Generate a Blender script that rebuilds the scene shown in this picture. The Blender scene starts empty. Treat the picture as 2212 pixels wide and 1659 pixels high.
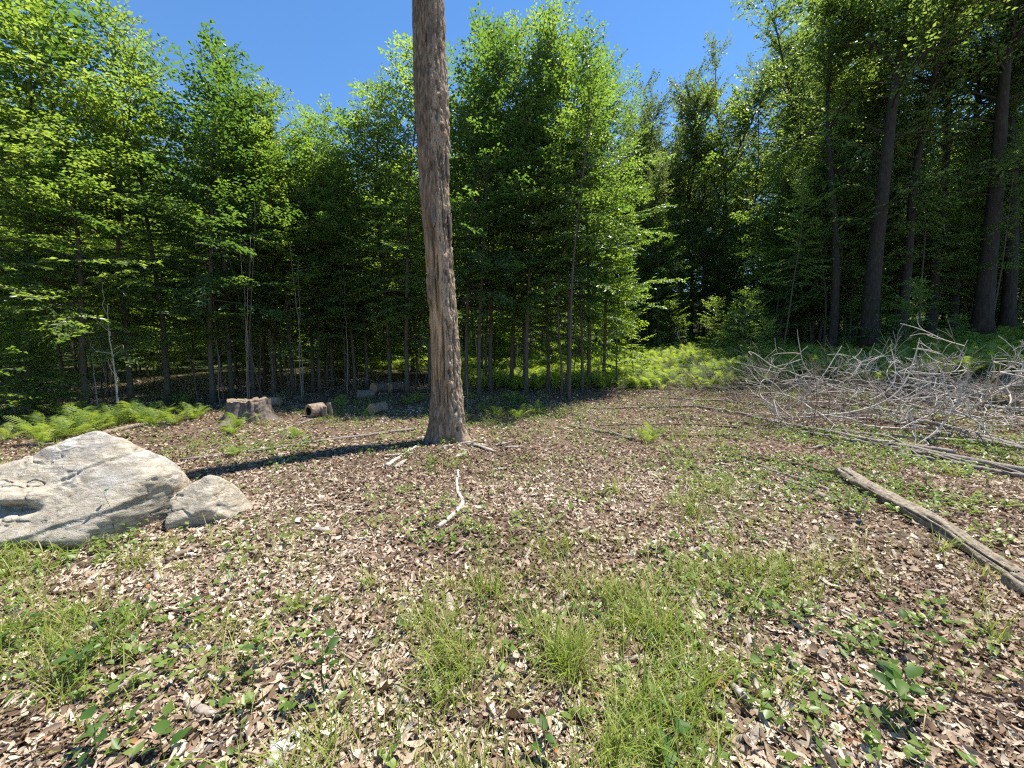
import bpy, math, random
import numpy as np
from mathutils import Vector, Matrix, Quaternion

R_ = math.radians
scene = bpy.context.scene
col = scene.collection
rng = np.random.default_rng(7)
random.seed(7)

# ------------------------------------------------------------------ camera, sky, sun, exposure
CAM_H = 1.6
PITCH = R_(5.05)
cam_d = bpy.data.cameras.new('camera')
cam_d.sensor_width = 36.0
cam_d.lens = 13.54
cam_d.clip_start = 0.05
cam_d.clip_end = 2000
cam = bpy.data.objects.new('camera', cam_d)
col.objects.link(cam)
cam.location = (0, 0, CAM_H)
cam.rotation_euler = (math.pi / 2 - PITCH, 0, 0)
scene.camera = cam

SUN_AZ, SUN_EL = R_(54), R_(69)          # azimuth measured from +Y (view direction) towards +X
sun_dir = Vector((math.sin(SUN_AZ) * math.cos(SUN_EL), math.cos(SUN_AZ) * math.cos(SUN_EL), math.sin(SUN_EL)))
world = bpy.data.worlds.new('World')
scene.world = world
world.use_nodes = True
wn = world.node_tree.nodes
wl = world.node_tree.links
wn.clear()
sky = wn.new('ShaderNodeTexSky')
sky.sky_type = 'NISHITA'
sky.sun_disc = False
sky.sun_elevation = SUN_EL
sky.sun_rotation = SUN_AZ
sky.altitude = 500
sky.air_density = 1.0
sky.dust_density = 0.0
sky.ozone_density = 3.0
bg = wn.new('ShaderNodeBackground')
bg.inputs['Strength'].default_value = 0.112
wo = wn.new('ShaderNodeOutputWorld')
hs = wn.new('ShaderNodeHueSaturation')           # the phone's saturated blue, the same all over the sky
hs.inputs['Saturation'].default_value = 1.18
wl.new(sky.outputs[0], hs.inputs['Color'])
wl.new(hs.outputs[0], bg.inputs['Color'])
wl.new(bg.outputs[0], wo.inputs['Surface'])
sun_l = bpy.data.lights.new('sun', 'SUN')
sun_l.energy = 5.0
sun_l.angle = R_(0.53)
sun_l.color = (1.0, 0.95, 0.87)
sun = bpy.data.objects.new('sun', sun_l)
col.objects.link(sun)
sun.rotation_euler = sun_dir.to_track_quat('Z', 'Y').to_euler()
vs = scene.view_settings
vs.view_transform = 'Standard'
vs.look = 'None'
vs.exposure = 1.0
vs.gamma = 1.0
vs.use_curve_mapping = False
cy = scene.cycles
cy.max_bounces = 4
cy.diffuse_bounces = 3
cy.glossy_bounces = 2
cy.transmission_bounces = 4
cy.transparent_max_bounces = 4
cy.sample_clamp_indirect = 6.0
cy.use_denoising = False
cy.use_adaptive_sampling = True
cy.adaptive_threshold = 0.02
cy.pixel_filter_type = 'BLACKMAN_HARRIS'
cy.filter_width = 1.25

# ------------------------------------------------------------------ helpers
FPX = 13.54 / 36.0 * 2212.0


def ray(px, py):
    cx, cyy = (px - 1106.0) / FPX, (829.5 - py) / FPX
    return (cx, math.cos(PITCH) + cyy * math.sin(PITCH), -math.sin(PITCH) + cyy * math.cos(PITCH))


def at_depth(px, py, Y):
    r = ray(px, py)
    t = Y / r[1]
    return np.array((r[0] * t, Y, CAM_H + r[2] * t))


def _h(ix, iy, iz, seed):
    h = (ix.astype(np.int64) * 374761393 + iy.astype(np.int64) * 668265263 + iz.astype(np.int64) * 1274126177 + seed * 362437) & 0x7fffffff
    h = ((h ^ (h >> 13)) * 1274126177) & 0x7fffffff
    h = ((h ^ (h >> 16)) * 668265263) & 0x7fffffff
    return ((h ^ (h >> 15)) & 0xffff) / 65535.0


def vnoise(p, seed=0):
    p = np.asarray(p, float)
    i = np.floor(p)
    f = p - i
    u = f * f * (3 - 2 * f)
    x, y, z = i[:, 0].astype(np.int64), i[:, 1].astype(np.int64), i[:, 2].astype(np.int64)
    out = 0
    for dx in (0, 1):
        wx = u[:, 0] if dx else 1 - u[:, 0]
        for dy in (0, 1):
            wy = u[:, 1] if dy else 1 - u[:, 1]
            for dz in (0, 1):
                wz = u[:, 2] if dz else 1 - u[:, 2]
                out = out + wx * wy * wz * _h(x + dx, y + dy, z + dz, seed)
    return out


def fbm(p, octv=4, seed=0, gain=0.5):
    p = np.asarray(p, float)
    a, s, t = 1.0, 0.0, 0.0
    for o in range(octv):
        s = s + a * vnoise(p * (2.03 ** o) + 17.3 * o, seed + o)
        t += a
        a *= gain
    return s / t


def softplus(t, k=1.0):
    t = np.asarray(t, float)
    return np.where(t / k > 20, t, k * np.log1p(np.exp(np.clip(t / k, -30, 20))))


def sstep(a, b, x):
    t = np.clip((np.asarray(x, float) - a) / (b - a), 0, 1)
    return t * t * (3 - 2 * t)


def gz(x, y):
    x = np.atleast_1d(np.asarray(x, float))
    y = np.atleast_1d(np.asarray(y, float))
    rise = 0.068 * softplus(np.minimum(y, 45) - 9.5, 1.2) + 0.15 * softplus(np.minimum(y, 110) - 34, 2.5)
    side = 0.10 * softplus(np.clip(x, -50, 30) - 5.0, 1.0) * sstep(4, 12, y)
    p = np.stack([x * 0.35, y * 0.35, x * 0], -1)
    q = np.stack([x * 1.6, y * 1.6, x * 0 + 5], -1)
    bump = (fbm(p, 2, 3) - 0.5) * 0.12 + (fbm(q, 2, 4) - 0.5) * 0.05
    return rise + side + bump


_gx = np.linspace(-60, 60, 801)
_gy = np.linspace(0, 60, 401)
_GX, _GY = np.meshgrid(_gx, _gy)
_GZ = gz(_GX.ravel(), _GY.ravel()).reshape(401, 801).tolist()


def g1(x, y):
    """height of the ground at one point, from a table"""
    u = min(max((x + 60) / 0.15, 0), 799.999)
    v = min(max(y / 0.15, 0), 399.999)
    i, j = int(u), int(v)
    fu, fv = u - i, v - j
    a, b = _GZ[j], _GZ[j + 1]
    return (a[i] * (1 - fu) + a[i + 1] * fu) * (1 - fv) + (b[i] * (1 - fu) + b[i + 1] * fu) * fv


def ground_at(px, py):
    r = ray(px, py)
    t, dt = 0.5, 0.05
    while t < 80:
        x, y, z = r[0] * t, r[1] * t, CAM_H + r[2] * t
        if z < g1(x, y):
            lo, hi = t - dt, t
            for _ in range(12):
                m = (lo + hi) / 2
                if CAM_H + r[2] * m < g1(r[0] * m, r[1] * m):
                    hi = m
                else:
                    lo = m
            t = hi
            break
        dt = 0.03 * max(t, 1)
        t += dt
    x, y = r[0] * t, r[1] * t
    return np.array((x, y, g1(x, y)))


def to_px(v):
    """world points (n,3) -> pixel coordinates in the 2212 x 1659 frame (only used to choose where on the ground things grow)"""
    v = np.asarray(v, float)
    d = v - np.array((0, 0, CAM_H))
    fw = d[:, 1] * math.cos(PITCH) - d[:, 2] * math.sin(PITCH)
    up = d[:, 1] * math.sin(PITCH) + d[:, 2] * math.cos(PITCH)
    return 1106 + FPX * d[:, 0] / fw, 829.5 - FPX * up / fw


class MB:
    def __init__(s):
        s.V, s.F, s.n = [], [], 0

    def add(s, v, f, rnd=0.5):
        v = np.asarray(v, float).reshape(-1, 3)
        f = np.asarray(f, np.int64)
        rr = np.broadcast_to(np.asarray(rnd, float), (len(f),))
        s.V.append(v)
        s.F.append((f + s.n, rr))
        s.n += len(v)

    def mesh(s, name, mat, smooth=True):
        me = bpy.data.meshes.new(name)
        v = np.concatenate(s.V)
        loops, starts, tot, rnd, k = [], [], [], [], 0
        for f, r in s.F:
            m, c = f.shape
            loops.append(f.reshape(-1))
            starts.append(k + np.arange(m) * c)
            tot.append(np.full(m, c))
            rnd.append(r)
            k += m * c
        loops = np.concatenate(loops).astype(np.int32)
        starts = np.concatenate(starts).astype(np.int32)
        tot = np.concatenate(tot).astype(np.int32)
        rnd = np.concatenate(rnd).astype(np.float32)
        me.vertices.add(len(v))
        me.vertices.foreach_set('co', v.astype(np.float32).reshape(-1))
        me.loops.add(len(loops))
        me.loops.foreach_set('vertex_index', loops)
        me.polygons.add(len(starts))
        me.polygons.foreach_set('loop_start', starts)
        me.polygons.foreach_set('loop_total', tot)
        if smooth:
            me.polygons.foreach_set('use_smooth', np.ones(len(starts), bool))
        a = me.attributes.new('rnd', 'FLOAT', 'FACE')
        a.data.foreach_set('value', rnd)
        me.update(calc_edges=True)
        if mat is not None:
            me.materials.append(mat)
        return me

    def build(s, name, mat, parent=None, smooth=True):
        return obj(name, s.mesh(name, mat, smooth), parent)


def obj(name, me, parent=None):
    o = bpy.data.objects.new(name, me)
    col.objects.link(o)
    if parent is not None:
        o.parent = parent
    return o


def empty(name, loc=(0, 0, 0), rz=0.0):
    o = bpy.data.objects.new(name, None)
    o.empty_display_size = 0.1
    col.objects.link(o)
    o.location = loc
    o.rotation_euler = (0, 0, rz)
    return o


def tag(o, label=None, cat=None, group=None, kind=None):
    if label:
        o['label'] = label
    if cat:
        o['category'] = cat
    if group:
        o['group'] = group
    if kind:
        o['kind'] = kind
    return o


def vattr(me, name, vals):
    a = me.attributes.new(name, 'FLOAT', 'POINT')
    a.data.foreach_set('value', np.asarray(vals, np.float32))


def nrm(v):
    v = np.asarray(v, float)
    return v / np.maximum(np.linalg.norm(v, axis=-1, keepdims=True), 1e-9)


def tube(mb, pts, rad, sides=6, rnd=0.5, cap=True, rough=0.0):
    pts = np.asarray(pts, float)
    n = len(pts)
    rad = np.broadcast_to(np.asarray(rad, float), (n,))
    tan = nrm(np.gradient(pts, axis=0))
    ref = np.array((0.0, 0.0, 1.0)) if abs(tan[:, 2]).mean() < 0.8 else np.array((1.0, 0.0, 0.0))
    a = nrm(np.cross(tan, ref))
    b = np.cross(tan, a)
    th = np.linspace(0, 2 * math.pi, sides, endpoint=False)
    rr = rad[:, None] * (1 + (rng.random((n, sides)) - 0.5) * 2 * rough)
    v = pts[:, None, :] + rr[..., None] * (np.cos(th)[None, :, None] * a[:, None, :] + np.sin(th)[None, :, None] * b[:, None, :])
    i = np.arange(n - 1)[:, None] * sides
    j = np.arange(sides)[None, :]
    k = (j + 1) % sides
    f = np.stack([i + j, i + k, i + sides + k, i + sides + j], -1).reshape(-1, 4)
    v = v.reshape(-1, 3)
    mb.add(v, f, rnd)
    if cap:
        base = mb.n - n * sides
        for e, row in ((0, 0), (n - 1, n - 1)):
            c = pts[e]
            idx = base + row * sides + np.arange(sides)
            o0 = mb.n
            fan = np.stack([idx, np.roll(idx, -1), np.full(sides, o0)], -1)
            if e == 0:
                fan = fan[:, ::-1]
            mb.add(c[None], fan - o0, rnd)


def resample(pts, n):
    pts = np.asarray(pts, float)
    d = np.concatenate([[0], np.cumsum(np.linalg.norm(np.diff(pts, axis=0), axis=1))])
    t = np.linspace(0, d[-1], n)
    out = np.stack([np.interp(t, d, pts[:, k]) for k in range(3)], -1)
    for _ in range(max(1, n // max(len(pts) * 2, 1))):
        out[1:-1] = (out[:-2] + 2 * out[1:-1] + out[2:]) / 4
    return out


# ------------------------------------------------------------------ materials
def mat_base(name):
    m = bpy.data.materials.new(name)
    m.use_nodes = True
    nt = m.node_tree
    nt.nodes.clear()
    out = nt.nodes.new('ShaderNodeOutputMaterial')
    return m, nt, out


def ramp(nt, fac, stops, interp='LINEAR'):
    r = nt.nodes.new('ShaderNodeValToRGB')
    r.color_ramp.interpolation = interp
    e = r.color_ramp.elements
    while len(e) < len(stops):
        e.new(0.5)
    for k, (p, c) in enumerate(stops):
        e[k].position = p
        e[k].color = (*c, 1)
    if fac is not None:
        nt.links.new(fac, r.inputs[0])
    return r.outputs[0]


def attr(nt, name):
    a = nt.nodes.new('ShaderNodeAttribute')
    a.attribute_name = name
    return a.outputs['Fac']


def noise(nt, scale, detail=4, rough=0.55, coord='Object', vec_scale=None, dist=0.0):
    tc = nt.nodes.new('ShaderNodeTexCoord')
    v = tc.outputs[coord]
    if vec_scale:
        mp = nt.nodes.new('ShaderNodeMapping')
        mp.inputs['Scale'].default_value = vec_scale
        nt.links.new(v, mp.inputs[0])
        v = mp.outputs[0]
    n = nt.nodes.new('ShaderNodeTexNoise')
    n.inputs['Scale'].default_value = scale
    n.inputs['Detail'].default_value = detail
    n.inputs['Roughness'].default_value = rough
    n.inputs['Distortion'].default_value = dist
    nt.links.new(v, n.inputs['Vector'])
    return n.outputs['Fac']


def mixc(nt, fac, a, b, mode='MIX'):
    m = nt.nodes.new('ShaderNodeMix')
    m.data_type = 'RGBA'
    m.blend_type = mode
    for s, v in ((m.inputs[0], fac), (m.inputs[6], a), (m.inputs[7], b)):
        if hasattr(v, 'node'):
            nt.links.new(v, s)
        elif isinstance(v, (int, float)):
            s.default_value = v
        else:
            s.default_value = (*v, 1)
    return m.outputs[2]


def math_n(nt, op, a, b=0.0, clamp=False):
    m = nt.nodes.new('ShaderNodeMath')
    m.operation = op
    m.use_clamp = clamp
    for s, v in ((m.inputs[0], a), (m.inputs[1], b)):
        if hasattr(v, 'node'):
            nt.links.new(v, s)
        else:
            s.default_value = v
    return m.outputs[0]


def bump(nt, h, strength=0.5, dist=0.01):
    b = nt.nodes.new('ShaderNodeBump')
    b.inputs['Strength'].default_value = strength
    b.inputs['Distance'].default_value = dist
    nt.links.new(h, b.inputs['Height'])
    return b.outputs[0]


def principled(nt, out, color, rough=0.8, spec=0.25, normal=None):
    p = nt.nodes.new('ShaderNodeBsdfPrincipled')
    if hasattr(color, 'node'):
        nt.links.new(color, p.inputs['Base Color'])
    else:
        p.inputs['Base Color'].default_value = (*color, 1)
    p.inputs['Roughness'].default_value = rough
    p.inputs['Specular IOR Level'].default_value = spec
    if normal is not None:
        nt.links.new(normal, p.inputs['Normal'])
    if out is not None:
        nt.links.new(p.outputs[0], out.inputs['Surface'])
    return p


def leaf_mat(name, refl, trans, tfac=0.5, rough=0.42, spec=0.4, obj_var=0.35):
    """thin leaves: reflecting upper side mixed with light coming through; colour varies from leaf to leaf and from plant to plant"""
    m, nt, out = mat_base(name)
    rn = attr(nt, 'rnd')
    oi = nt.nodes.new('ShaderNodeObjectInfo')
    f = math_n(nt, 'ADD', math_n(nt, 'MULTIPLY', rn, 1 - obj_var), math_n(nt, 'MULTIPLY', oi.outputs['Random'], obj_var))
    p = principled(nt, None, ramp(nt, f, refl), rough, spec)
    t = nt.nodes.new('ShaderNodeBsdfTranslucent')
    nt.links.new(ramp(nt, f, trans), t.inputs['Color'])
    mx = nt.nodes.new('ShaderNodeMixShader')
    mx.inputs[0].default_value = tfac
    nt.links.new(p.outputs[0], mx.inputs[1])
    nt.links.new(t.outputs[0], mx.inputs[2])
    nt.links.new(mx.outputs[0], out.inputs['Surface'])
    return m


M = {}
M['sap_leaf'] = leaf_mat('sapling_leaf',
    [(0.0, (0.045, 0.090, 0.022)), (0.5, (0.098, 0.160, 0.040)), (1.0, (0.185, 0.245, 0.070))],
    [(0.0, (0.155, 0.290, 0.030)), (0.5, (0.320, 0.490, 0.048)), (1.0, (0.560, 0.680, 0.090))], 0.5, 0.34, 0.6)
M['sap_leaf_b'] = leaf_mat('broad_sapling_leaf',
    [(0.0, (0.030, 0.075, 0.024)), (0.5, (0.062, 0.125, 0.038)), (1.0, (0.120, 0.190, 0.060))],
    [(0.0, (0.105, 0.230, 0.028)), (0.5, (0.215, 0.380, 0.042)), (1.0, (0.400, 0.560, 0.075))], 0.46, 0.32, 0.6)
M['oak_leaf'] = leaf_mat('canopy_leaf',
    [(0.0, (0.035, 0.070, 0.018)), (0.5, (0.065, 0.115, 0.028)), (1.0, (0.120, 0.170, 0.048))],
    [(0.0, (0.130, 0.230, 0.030)), (0.5, (0.240, 0.370, 0.048)), (1.0, (0.450, 0.560, 0.095))], 0.5, 0.36, 0.55)
M['pale_leaf'] = leaf_mat('pale_canopy_leaf',
    [(0.0, (0.07, 0.11, 0.035)), (0.5, (0.11, 0.155, 0.055)), (1.0, (0.17, 0.21, 0.08))],
    [(0.0, (0.14, 0.21, 0.04)), (0.5, (0.22, 0.30, 0.06)), (1.0, (0.34, 0.40, 0.09))], 0.5)
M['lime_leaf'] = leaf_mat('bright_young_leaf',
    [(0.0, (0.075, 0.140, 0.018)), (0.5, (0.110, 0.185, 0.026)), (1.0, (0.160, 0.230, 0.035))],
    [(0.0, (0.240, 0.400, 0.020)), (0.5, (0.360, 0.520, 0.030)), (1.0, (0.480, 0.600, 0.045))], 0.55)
M['fern'] = leaf_mat('fern_leaf',
    [(0.0, (0.065, 0.115, 0.020)), (0.5, (0.165, 0.235, 0.045)), (1.0, (0.300, 0.370, 0.095))],
    [(0.0, (0.240, 0.360, 0.030)), (0.5, (0.360, 0.480, 0.050)), (1.0, (0.500, 0.600, 0.080))], 0.45, 0.55, 0.2, 0.6)
M['grass'] = leaf_mat('sedge_blade',
    [(0.0, (0.100, 0.155, 0.022)), (0.45, (0.190, 0.255, 0.038)), (0.85, (0.320, 0.380, 0.075)), (1.0, (0.42, 0.36, 0.17))],
    [(0.0, (0.180, 0.290, 0.020)), (0.45, (0.300, 0.410, 0.035)), (0.85, (0.430, 0.500, 0.070)), (1.0, (0.42, 0.37, 0.15))], 0.42, 0.45, 0.3, 0.0)
M['herb'] = leaf_mat('herb_leaf',
    [(0.0, (0.050, 0.105, 0.020)), (0.4, (0.110, 0.180, 0.036)), (0.8, (0.210, 0.275, 0.070)), (1.0, (0.340, 0.360, 0.13))],
    [(0.0, (0.120, 0.240, 0.020)), (0.4, (0.200, 0.330, 0.030)), (0.8, (0.300, 0.420, 0.050)), (1.0, (0.40, 0.44, 0.09))], 0.42, 0.4, 0.4, 0.0)
M['seedling'] = leaf_mat('seedling_leaf',
    [(0.0, (0.030, 0.080, 0.022)), (0.5, (0.060, 0.125, 0.028)), (1.0, (0.140, 0.200, 0.030))],
    [(0.0, (0.090, 0.200, 0.020)), (0.5, (0.170, 0.310, 0.028)), (1.0, (0.330, 0.420, 0.040))], 0.42, 0.5, 0.22, 0.5)
M['litter'] = leaf_mat('dry_fallen_leaf',
    [(0.0, (0.070, 0.045, 0.030)), (0.22, (0.165, 0.108, 0.072)), (0.45, (0.320, 0.230, 0.158)), (0.72, (0.50, 0.405, 0.30)), (0.97, (0.70, 0.62, 0.49)), (1.0, (0.34, 0.15, 0.07))],
    [(0.0, (0.080, 0.045, 0.020)), (0.5, (0.250, 0.160, 0.075)), (1.0, (0.400, 0.280, 0.140))], 0.16, 0.75, 0.08, 0.0)


def mat_soil():
    m, nt, out = mat_base('forest_soil')
    n1 = noise(nt, 26, 6, 0.65)
    n2 = noise(nt, 0.6, 3, 0.5)
    c = ramp(nt, n1, [(0.30, (0.040, 0.028, 0.020)), (0.46, (0.120, 0.083, 0.058)), (0.60, (0.235, 0.172, 0.125)), (0.78, (0.36, 0.28, 0.21))])
    g = ramp(nt, noise(nt, 9, 5, 0.6), [(0.45, (0.06, 0.055, 0.03)), (0.7, (0.07, 0.09, 0.03))])
    c2 = mixc(nt, ramp(nt, n2, [(0.5, (0, 0, 0)), (0.72, (0.45, 0.45, 0.45))]), c, g)
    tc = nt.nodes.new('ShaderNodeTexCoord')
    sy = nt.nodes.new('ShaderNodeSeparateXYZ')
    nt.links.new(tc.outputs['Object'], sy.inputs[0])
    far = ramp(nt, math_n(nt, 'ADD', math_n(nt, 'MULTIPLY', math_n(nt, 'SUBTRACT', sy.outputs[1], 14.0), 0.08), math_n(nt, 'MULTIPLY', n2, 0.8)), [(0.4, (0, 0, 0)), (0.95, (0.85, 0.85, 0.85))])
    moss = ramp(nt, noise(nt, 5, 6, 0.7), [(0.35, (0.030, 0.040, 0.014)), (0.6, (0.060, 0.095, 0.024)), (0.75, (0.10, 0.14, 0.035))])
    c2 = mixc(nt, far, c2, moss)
    principled(nt, out, c2, 0.95, 0.1, bump(nt, noise(nt, 40, 5, 0.7), 0.9, 0.03))
    return m


def mat_bark(name, dark, mid, light, scale=8.0, stretch=0.18, bd=0.012):
    m, nt, out = mat_base(name)
    n1 = noise(nt, scale * 3, 6, 0.62, vec_scale=(1, 1, stretch))
    n2 = noise(nt, scale * 0.5, 4, 0.6)
    c = ramp(nt, n1, [(0.32, dark), (0.55, mid), (0.78, light)])
    c = mixc(nt, math_n(nt, 'MULTIPLY', n2, 0.55), c, mid)
    principled(nt, out, c, 0.9, 0.15, bump(nt, n1, 0.9, bd))
    return m


M['soil'] = mat_soil()
M['sap_bark'] = mat_bark('sapling_bark', (0.055, 0.046, 0.036), (0.115, 0.098, 0.076), (0.21, 0.185, 0.15), 10, 0.5, 0.004)
M['tree_bark'] = mat_bark('canopy_tree_bark', (0.022, 0.019, 0.016), (0.052, 0.045, 0.037), (0.105, 0.092, 0.078), 7, 0.16, 0.02)
M['grey_branch'] = mat_bark('weathered_branch', (0.12, 0.098, 0.078), (0.265, 0.225, 0.185), (0.43, 0.375, 0.32), 14, 0.6, 0.003)
M['white_branch'] = mat_bark('bleached_branch', (0.27, 0.235, 0.195), (0.49, 0.44, 0.385), (0.68, 0.63, 0.56), 14, 0.6, 0.003)
M['brown_branch'] = mat_bark('brown_branch', (0.085, 0.058, 0.044), (0.185, 0.130, 0.100), (0.32, 0.25, 0.20), 14, 0.6, 0.003)
M['log_bark'] = mat_bark('log_bark', (0.10, 0.075, 0.055), (0.26, 0.20, 0.15), (0.46, 0.39, 0.31), 6, 0.25, 0.012)
M['bark_chip'] = mat_bark('fallen_bark', (0.16, 0.13, 0.10), (0.36, 0.30, 0.25), (0.60, 0.54, 0.47), 9, 0.3, 0.006)


def mat_deadwood():
    m, nt, out = mat_base('dead_trunk_wood')
    bk, cr = attr(nt, 'bark'), attr(nt, 'crumb')
    fib = noise(nt, 30, 7, 0.66, vec_scale=(1, 1, 0.07))
    blot = noise(nt, 3.0, 4, 0.6, vec_scale=(1, 1, 0.45))
    wood = ramp(nt, fib, [(0.28, (0.090, 0.055, 0.030)), (0.43, (0.310, 0.195, 0.105)), (0.58, (0.520, 0.350, 0.200)), (0.78, (0.66, 0.50, 0.32))])
    wood = mixc(nt, ramp(nt, blot, [(0.42, (0.0, 0.0, 0.0)), (0.66, (0.75, 0.75, 0.75))]), wood, ramp(nt, fib, [(0.3, (0.070, 0.047, 0.031)), (0.7, (0.280, 0.200, 0.130))]))
    brk = ramp(nt, noise(nt, 26, 6, 0.6, vec_scale=(1, 1, 0.22)), [(0.3, (0.060, 0.043, 0.029)), (0.52, (0.190, 0.138, 0.093)), (0.75, (0.40, 0.31, 0.22))])
    crm = ramp(nt, noise(nt, 55, 6, 0.7, vec_scale=(1, 1, 0.55)), [(0.3, (0.13, 0.090, 0.055)), (0.5, (0.38, 0.285, 0.195)), (0.72, (0.62, 0.52, 0.40))])
    c = mixc(nt, bk, wood, brk)
    c = mixc(nt, math_n(nt, 'MULTIPLY', cr, 0.8), c, crm)
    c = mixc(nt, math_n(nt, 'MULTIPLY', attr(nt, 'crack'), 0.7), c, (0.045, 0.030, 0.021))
    h = math_n(nt, 'ADD', fib, math_n(nt, 'MULTIPLY', noise(nt, 90, 4, 0.6, vec_scale=(1, 1, 0.3)), 0.5))
    principled(nt, out, c, 0.9, 0.12, bump(nt, h, 1.0, 0.012))
    return m


M['snag_bark'] = mat_bark('snag_bark', (0.075, 0.058, 0.047), (0.17, 0.135, 0.11), (0.33, 0.27, 0.225), 8, 0.2, 0.01)


def mat_rock():
    m, nt, out = mat_base('boulder_granite')
    big = noise(nt, 2.2, 5, 0.6, dist=0.6)
    fine = noise(nt, 9, 8, 0.74, vec_scale=(1, 1.4, 3.2), dist=0.8)
    spk = noise(nt, 120, 3, 0.6)
    tan = ramp(nt, fine, [(0.28, (0.12, 0.092, 0.060)), (0.42, (0.30, 0.245, 0.170)), (0.54, (0.43, 0.37, 0.275)), (0.72, (0.60, 0.55, 0.455))])
    gry = ramp(nt, fine, [(0.28, (0.11, 0.107, 0.098)), (0.42, (0.28, 0.272, 0.255)), (0.54, (0.42, 0.41, 0.385)), (0.74, (0.62, 0.61, 0.58))])
    tc = nt.nodes.new('ShaderNodeTexCoord')
    sx = nt.nodes.new('ShaderNodeSeparateXYZ')
    nt.links.new(tc.outputs['Object'], sx.inputs[0])
    hi = math_n(nt, 'ADD', math_n(nt, 'MULTIPLY', sx.outputs[2], 0.55), big)
    c = mixc(nt, ramp(nt, hi, [(0.66, (0, 0, 0)), (0.92, (1, 1, 1))]), tan, gry)
    lich = ramp(nt, noise(nt, 5.5, 6, 0.72), [(0.57, (0, 0, 0)), (0.66, (1, 1, 1))])
    c = mixc(nt, math_n(nt, 'MULTIPLY', lich, 0.55), c, (0.15, 0.15, 0.145))
    c = mixc(nt, math_n(nt, 'MULTIPLY', spk, 0.2), c, (0.50, 0.47, 0.42))
    h = math_n(nt, 'ADD', fine, math_n(nt, 'MULTIPLY', spk, 0.4))
    principled(nt, out, c, 0.85, 0.2, bump(nt, h, 0.8, 0.02))
    return m


def mat_endgrain():
    m, nt, out = mat_base('cut_end_grain')
    w = nt.nodes.new('ShaderNodeTexWave')
    w.wave_type = 'RINGS'
    w.rings_direction = 'X'
    w.inputs['Scale'].default_value = 22
    w.inputs['Distortion'].default_value = 2.5
    tc = nt.nodes.new('ShaderNodeTexCoord')
    nt.links.new(tc.outputs['Object'], w.inputs['Vector'])
    c = ramp(nt, w.outputs['Fac'], [(0.1, (0.30, 0.19, 0.11)), (0.9, (0.46, 0.33, 0.21))])
    c = mixc(nt, ramp(nt, noise(nt, 9, 5, 0.6), [(0.45, (0, 0, 0)), (0.7, (0.7, 0.7, 0.7))]), c, (0.16, 0.10, 0.065))
    principled(nt, out, c, 0.85, 0.15, bump(nt, noise(nt, 60, 4, 0.6), 0.5, 0.004))
    return m


M['deadwood'] = mat_deadwood()
M['rot_log'] = mat_bark('rotting_log_wood', (0.08, 0.064, 0.048), (0.27, 0.225, 0.17), (0.50, 0.44, 0.355), 9, 0.6, 0.02)
M['rock'] = mat_rock()
M['end'] = mat_endgrain()


def mat_flat(name, c, rough=0.9):
    m, nt, out = mat_base(name)
    n = noise(nt, 30, 5, 0.6)
    principled(nt, out, ramp(nt, n, [(0.3, tuple(x * 0.55 for x in c)), (0.7, tuple(min(1, x * 1.25) for x in c))]), rough, 0.15, bump(nt, n, 0.5, 0.005))
    return m


M['rot'] = mat_flat('rotten_hollow', (0.035, 0.022, 0.015))
M['pale_wood'] = mat_bark('split_pale_wood', (0.30, 0.26, 0.21), (0.50, 0.45, 0.38), (0.68, 0.63, 0.55), 10, 0.3, 0.005)
M['stem'] = mat_flat('green_stem', (0.12, 0.13, 0.05))

# ------------------------------------------------------------------ ground
def axis(lo, hi, fine_lo, fine_hi, step, grow=1.12):
    a = list(np.arange(fine_lo, fine_hi, step))
    s, p = step, fine_hi
    while p < hi:
        a.append(p)
        s *= grow
        p += s
    a.append(hi)
    s, p = step, fine_lo
    while p > lo:
        s *= grow
        p -= s
        a.insert(0, max(p, lo))
    return np.array(a)


xs = axis(-600, 600, -14, 14, 0.13)
ys = axis(-300, 900, 0.5, 16, 0.13)
X, Y = np.meshgrid(xs, ys)
Z = gz(X.ravel(), Y.ravel())
mb = MB()
nx, ny = len(xs), len(ys)
ii = (np.arange(ny - 1)[:, None] * nx + np.arange(nx - 1)[None, :]).reshape(-1)
mb.add(np.stack([X.ravel(), Y.ravel(), Z], -1), np.stack([ii, ii + 1, ii + nx + 1, ii + nx], -1))
tag(mb.build('ground', M['soil']), kind='structure')


# ------------------------------------------------------------------ leaves and trees
def leaves_add(mb, base, axis_d, normal, size, width, rnd, fold=0.22, droop=0.12):
    """one folded diamond leaf per row"""
    d = nrm(axis_d)
    s = nrm(np.cross(normal, d))
    n = np.cross(d, s)
    L = np.asarray(size)[:, None]
    Wd = np.asarray(width)[:, None]
    m = base + d * L * 0.45
    v0 = base
    v2 = base + d * L - n * L * droop
    v1 = m + s * Wd * 0.5 + n * Wd * fold
    v3 = m - s * Wd * 0.5 + n * Wd * fold
    k = len(base)
    v = np.stack([v0, v1, v2, v3], 1).reshape(-1, 3)
    i = np.arange(k) * 4
    f = np.concatenate([np.stack([i, i + 1, i + 2], -1), np.stack([i, i + 2, i + 3], -1)])
    mb.add(v, f, np.concatenate([rnd, rnd]))


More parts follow.
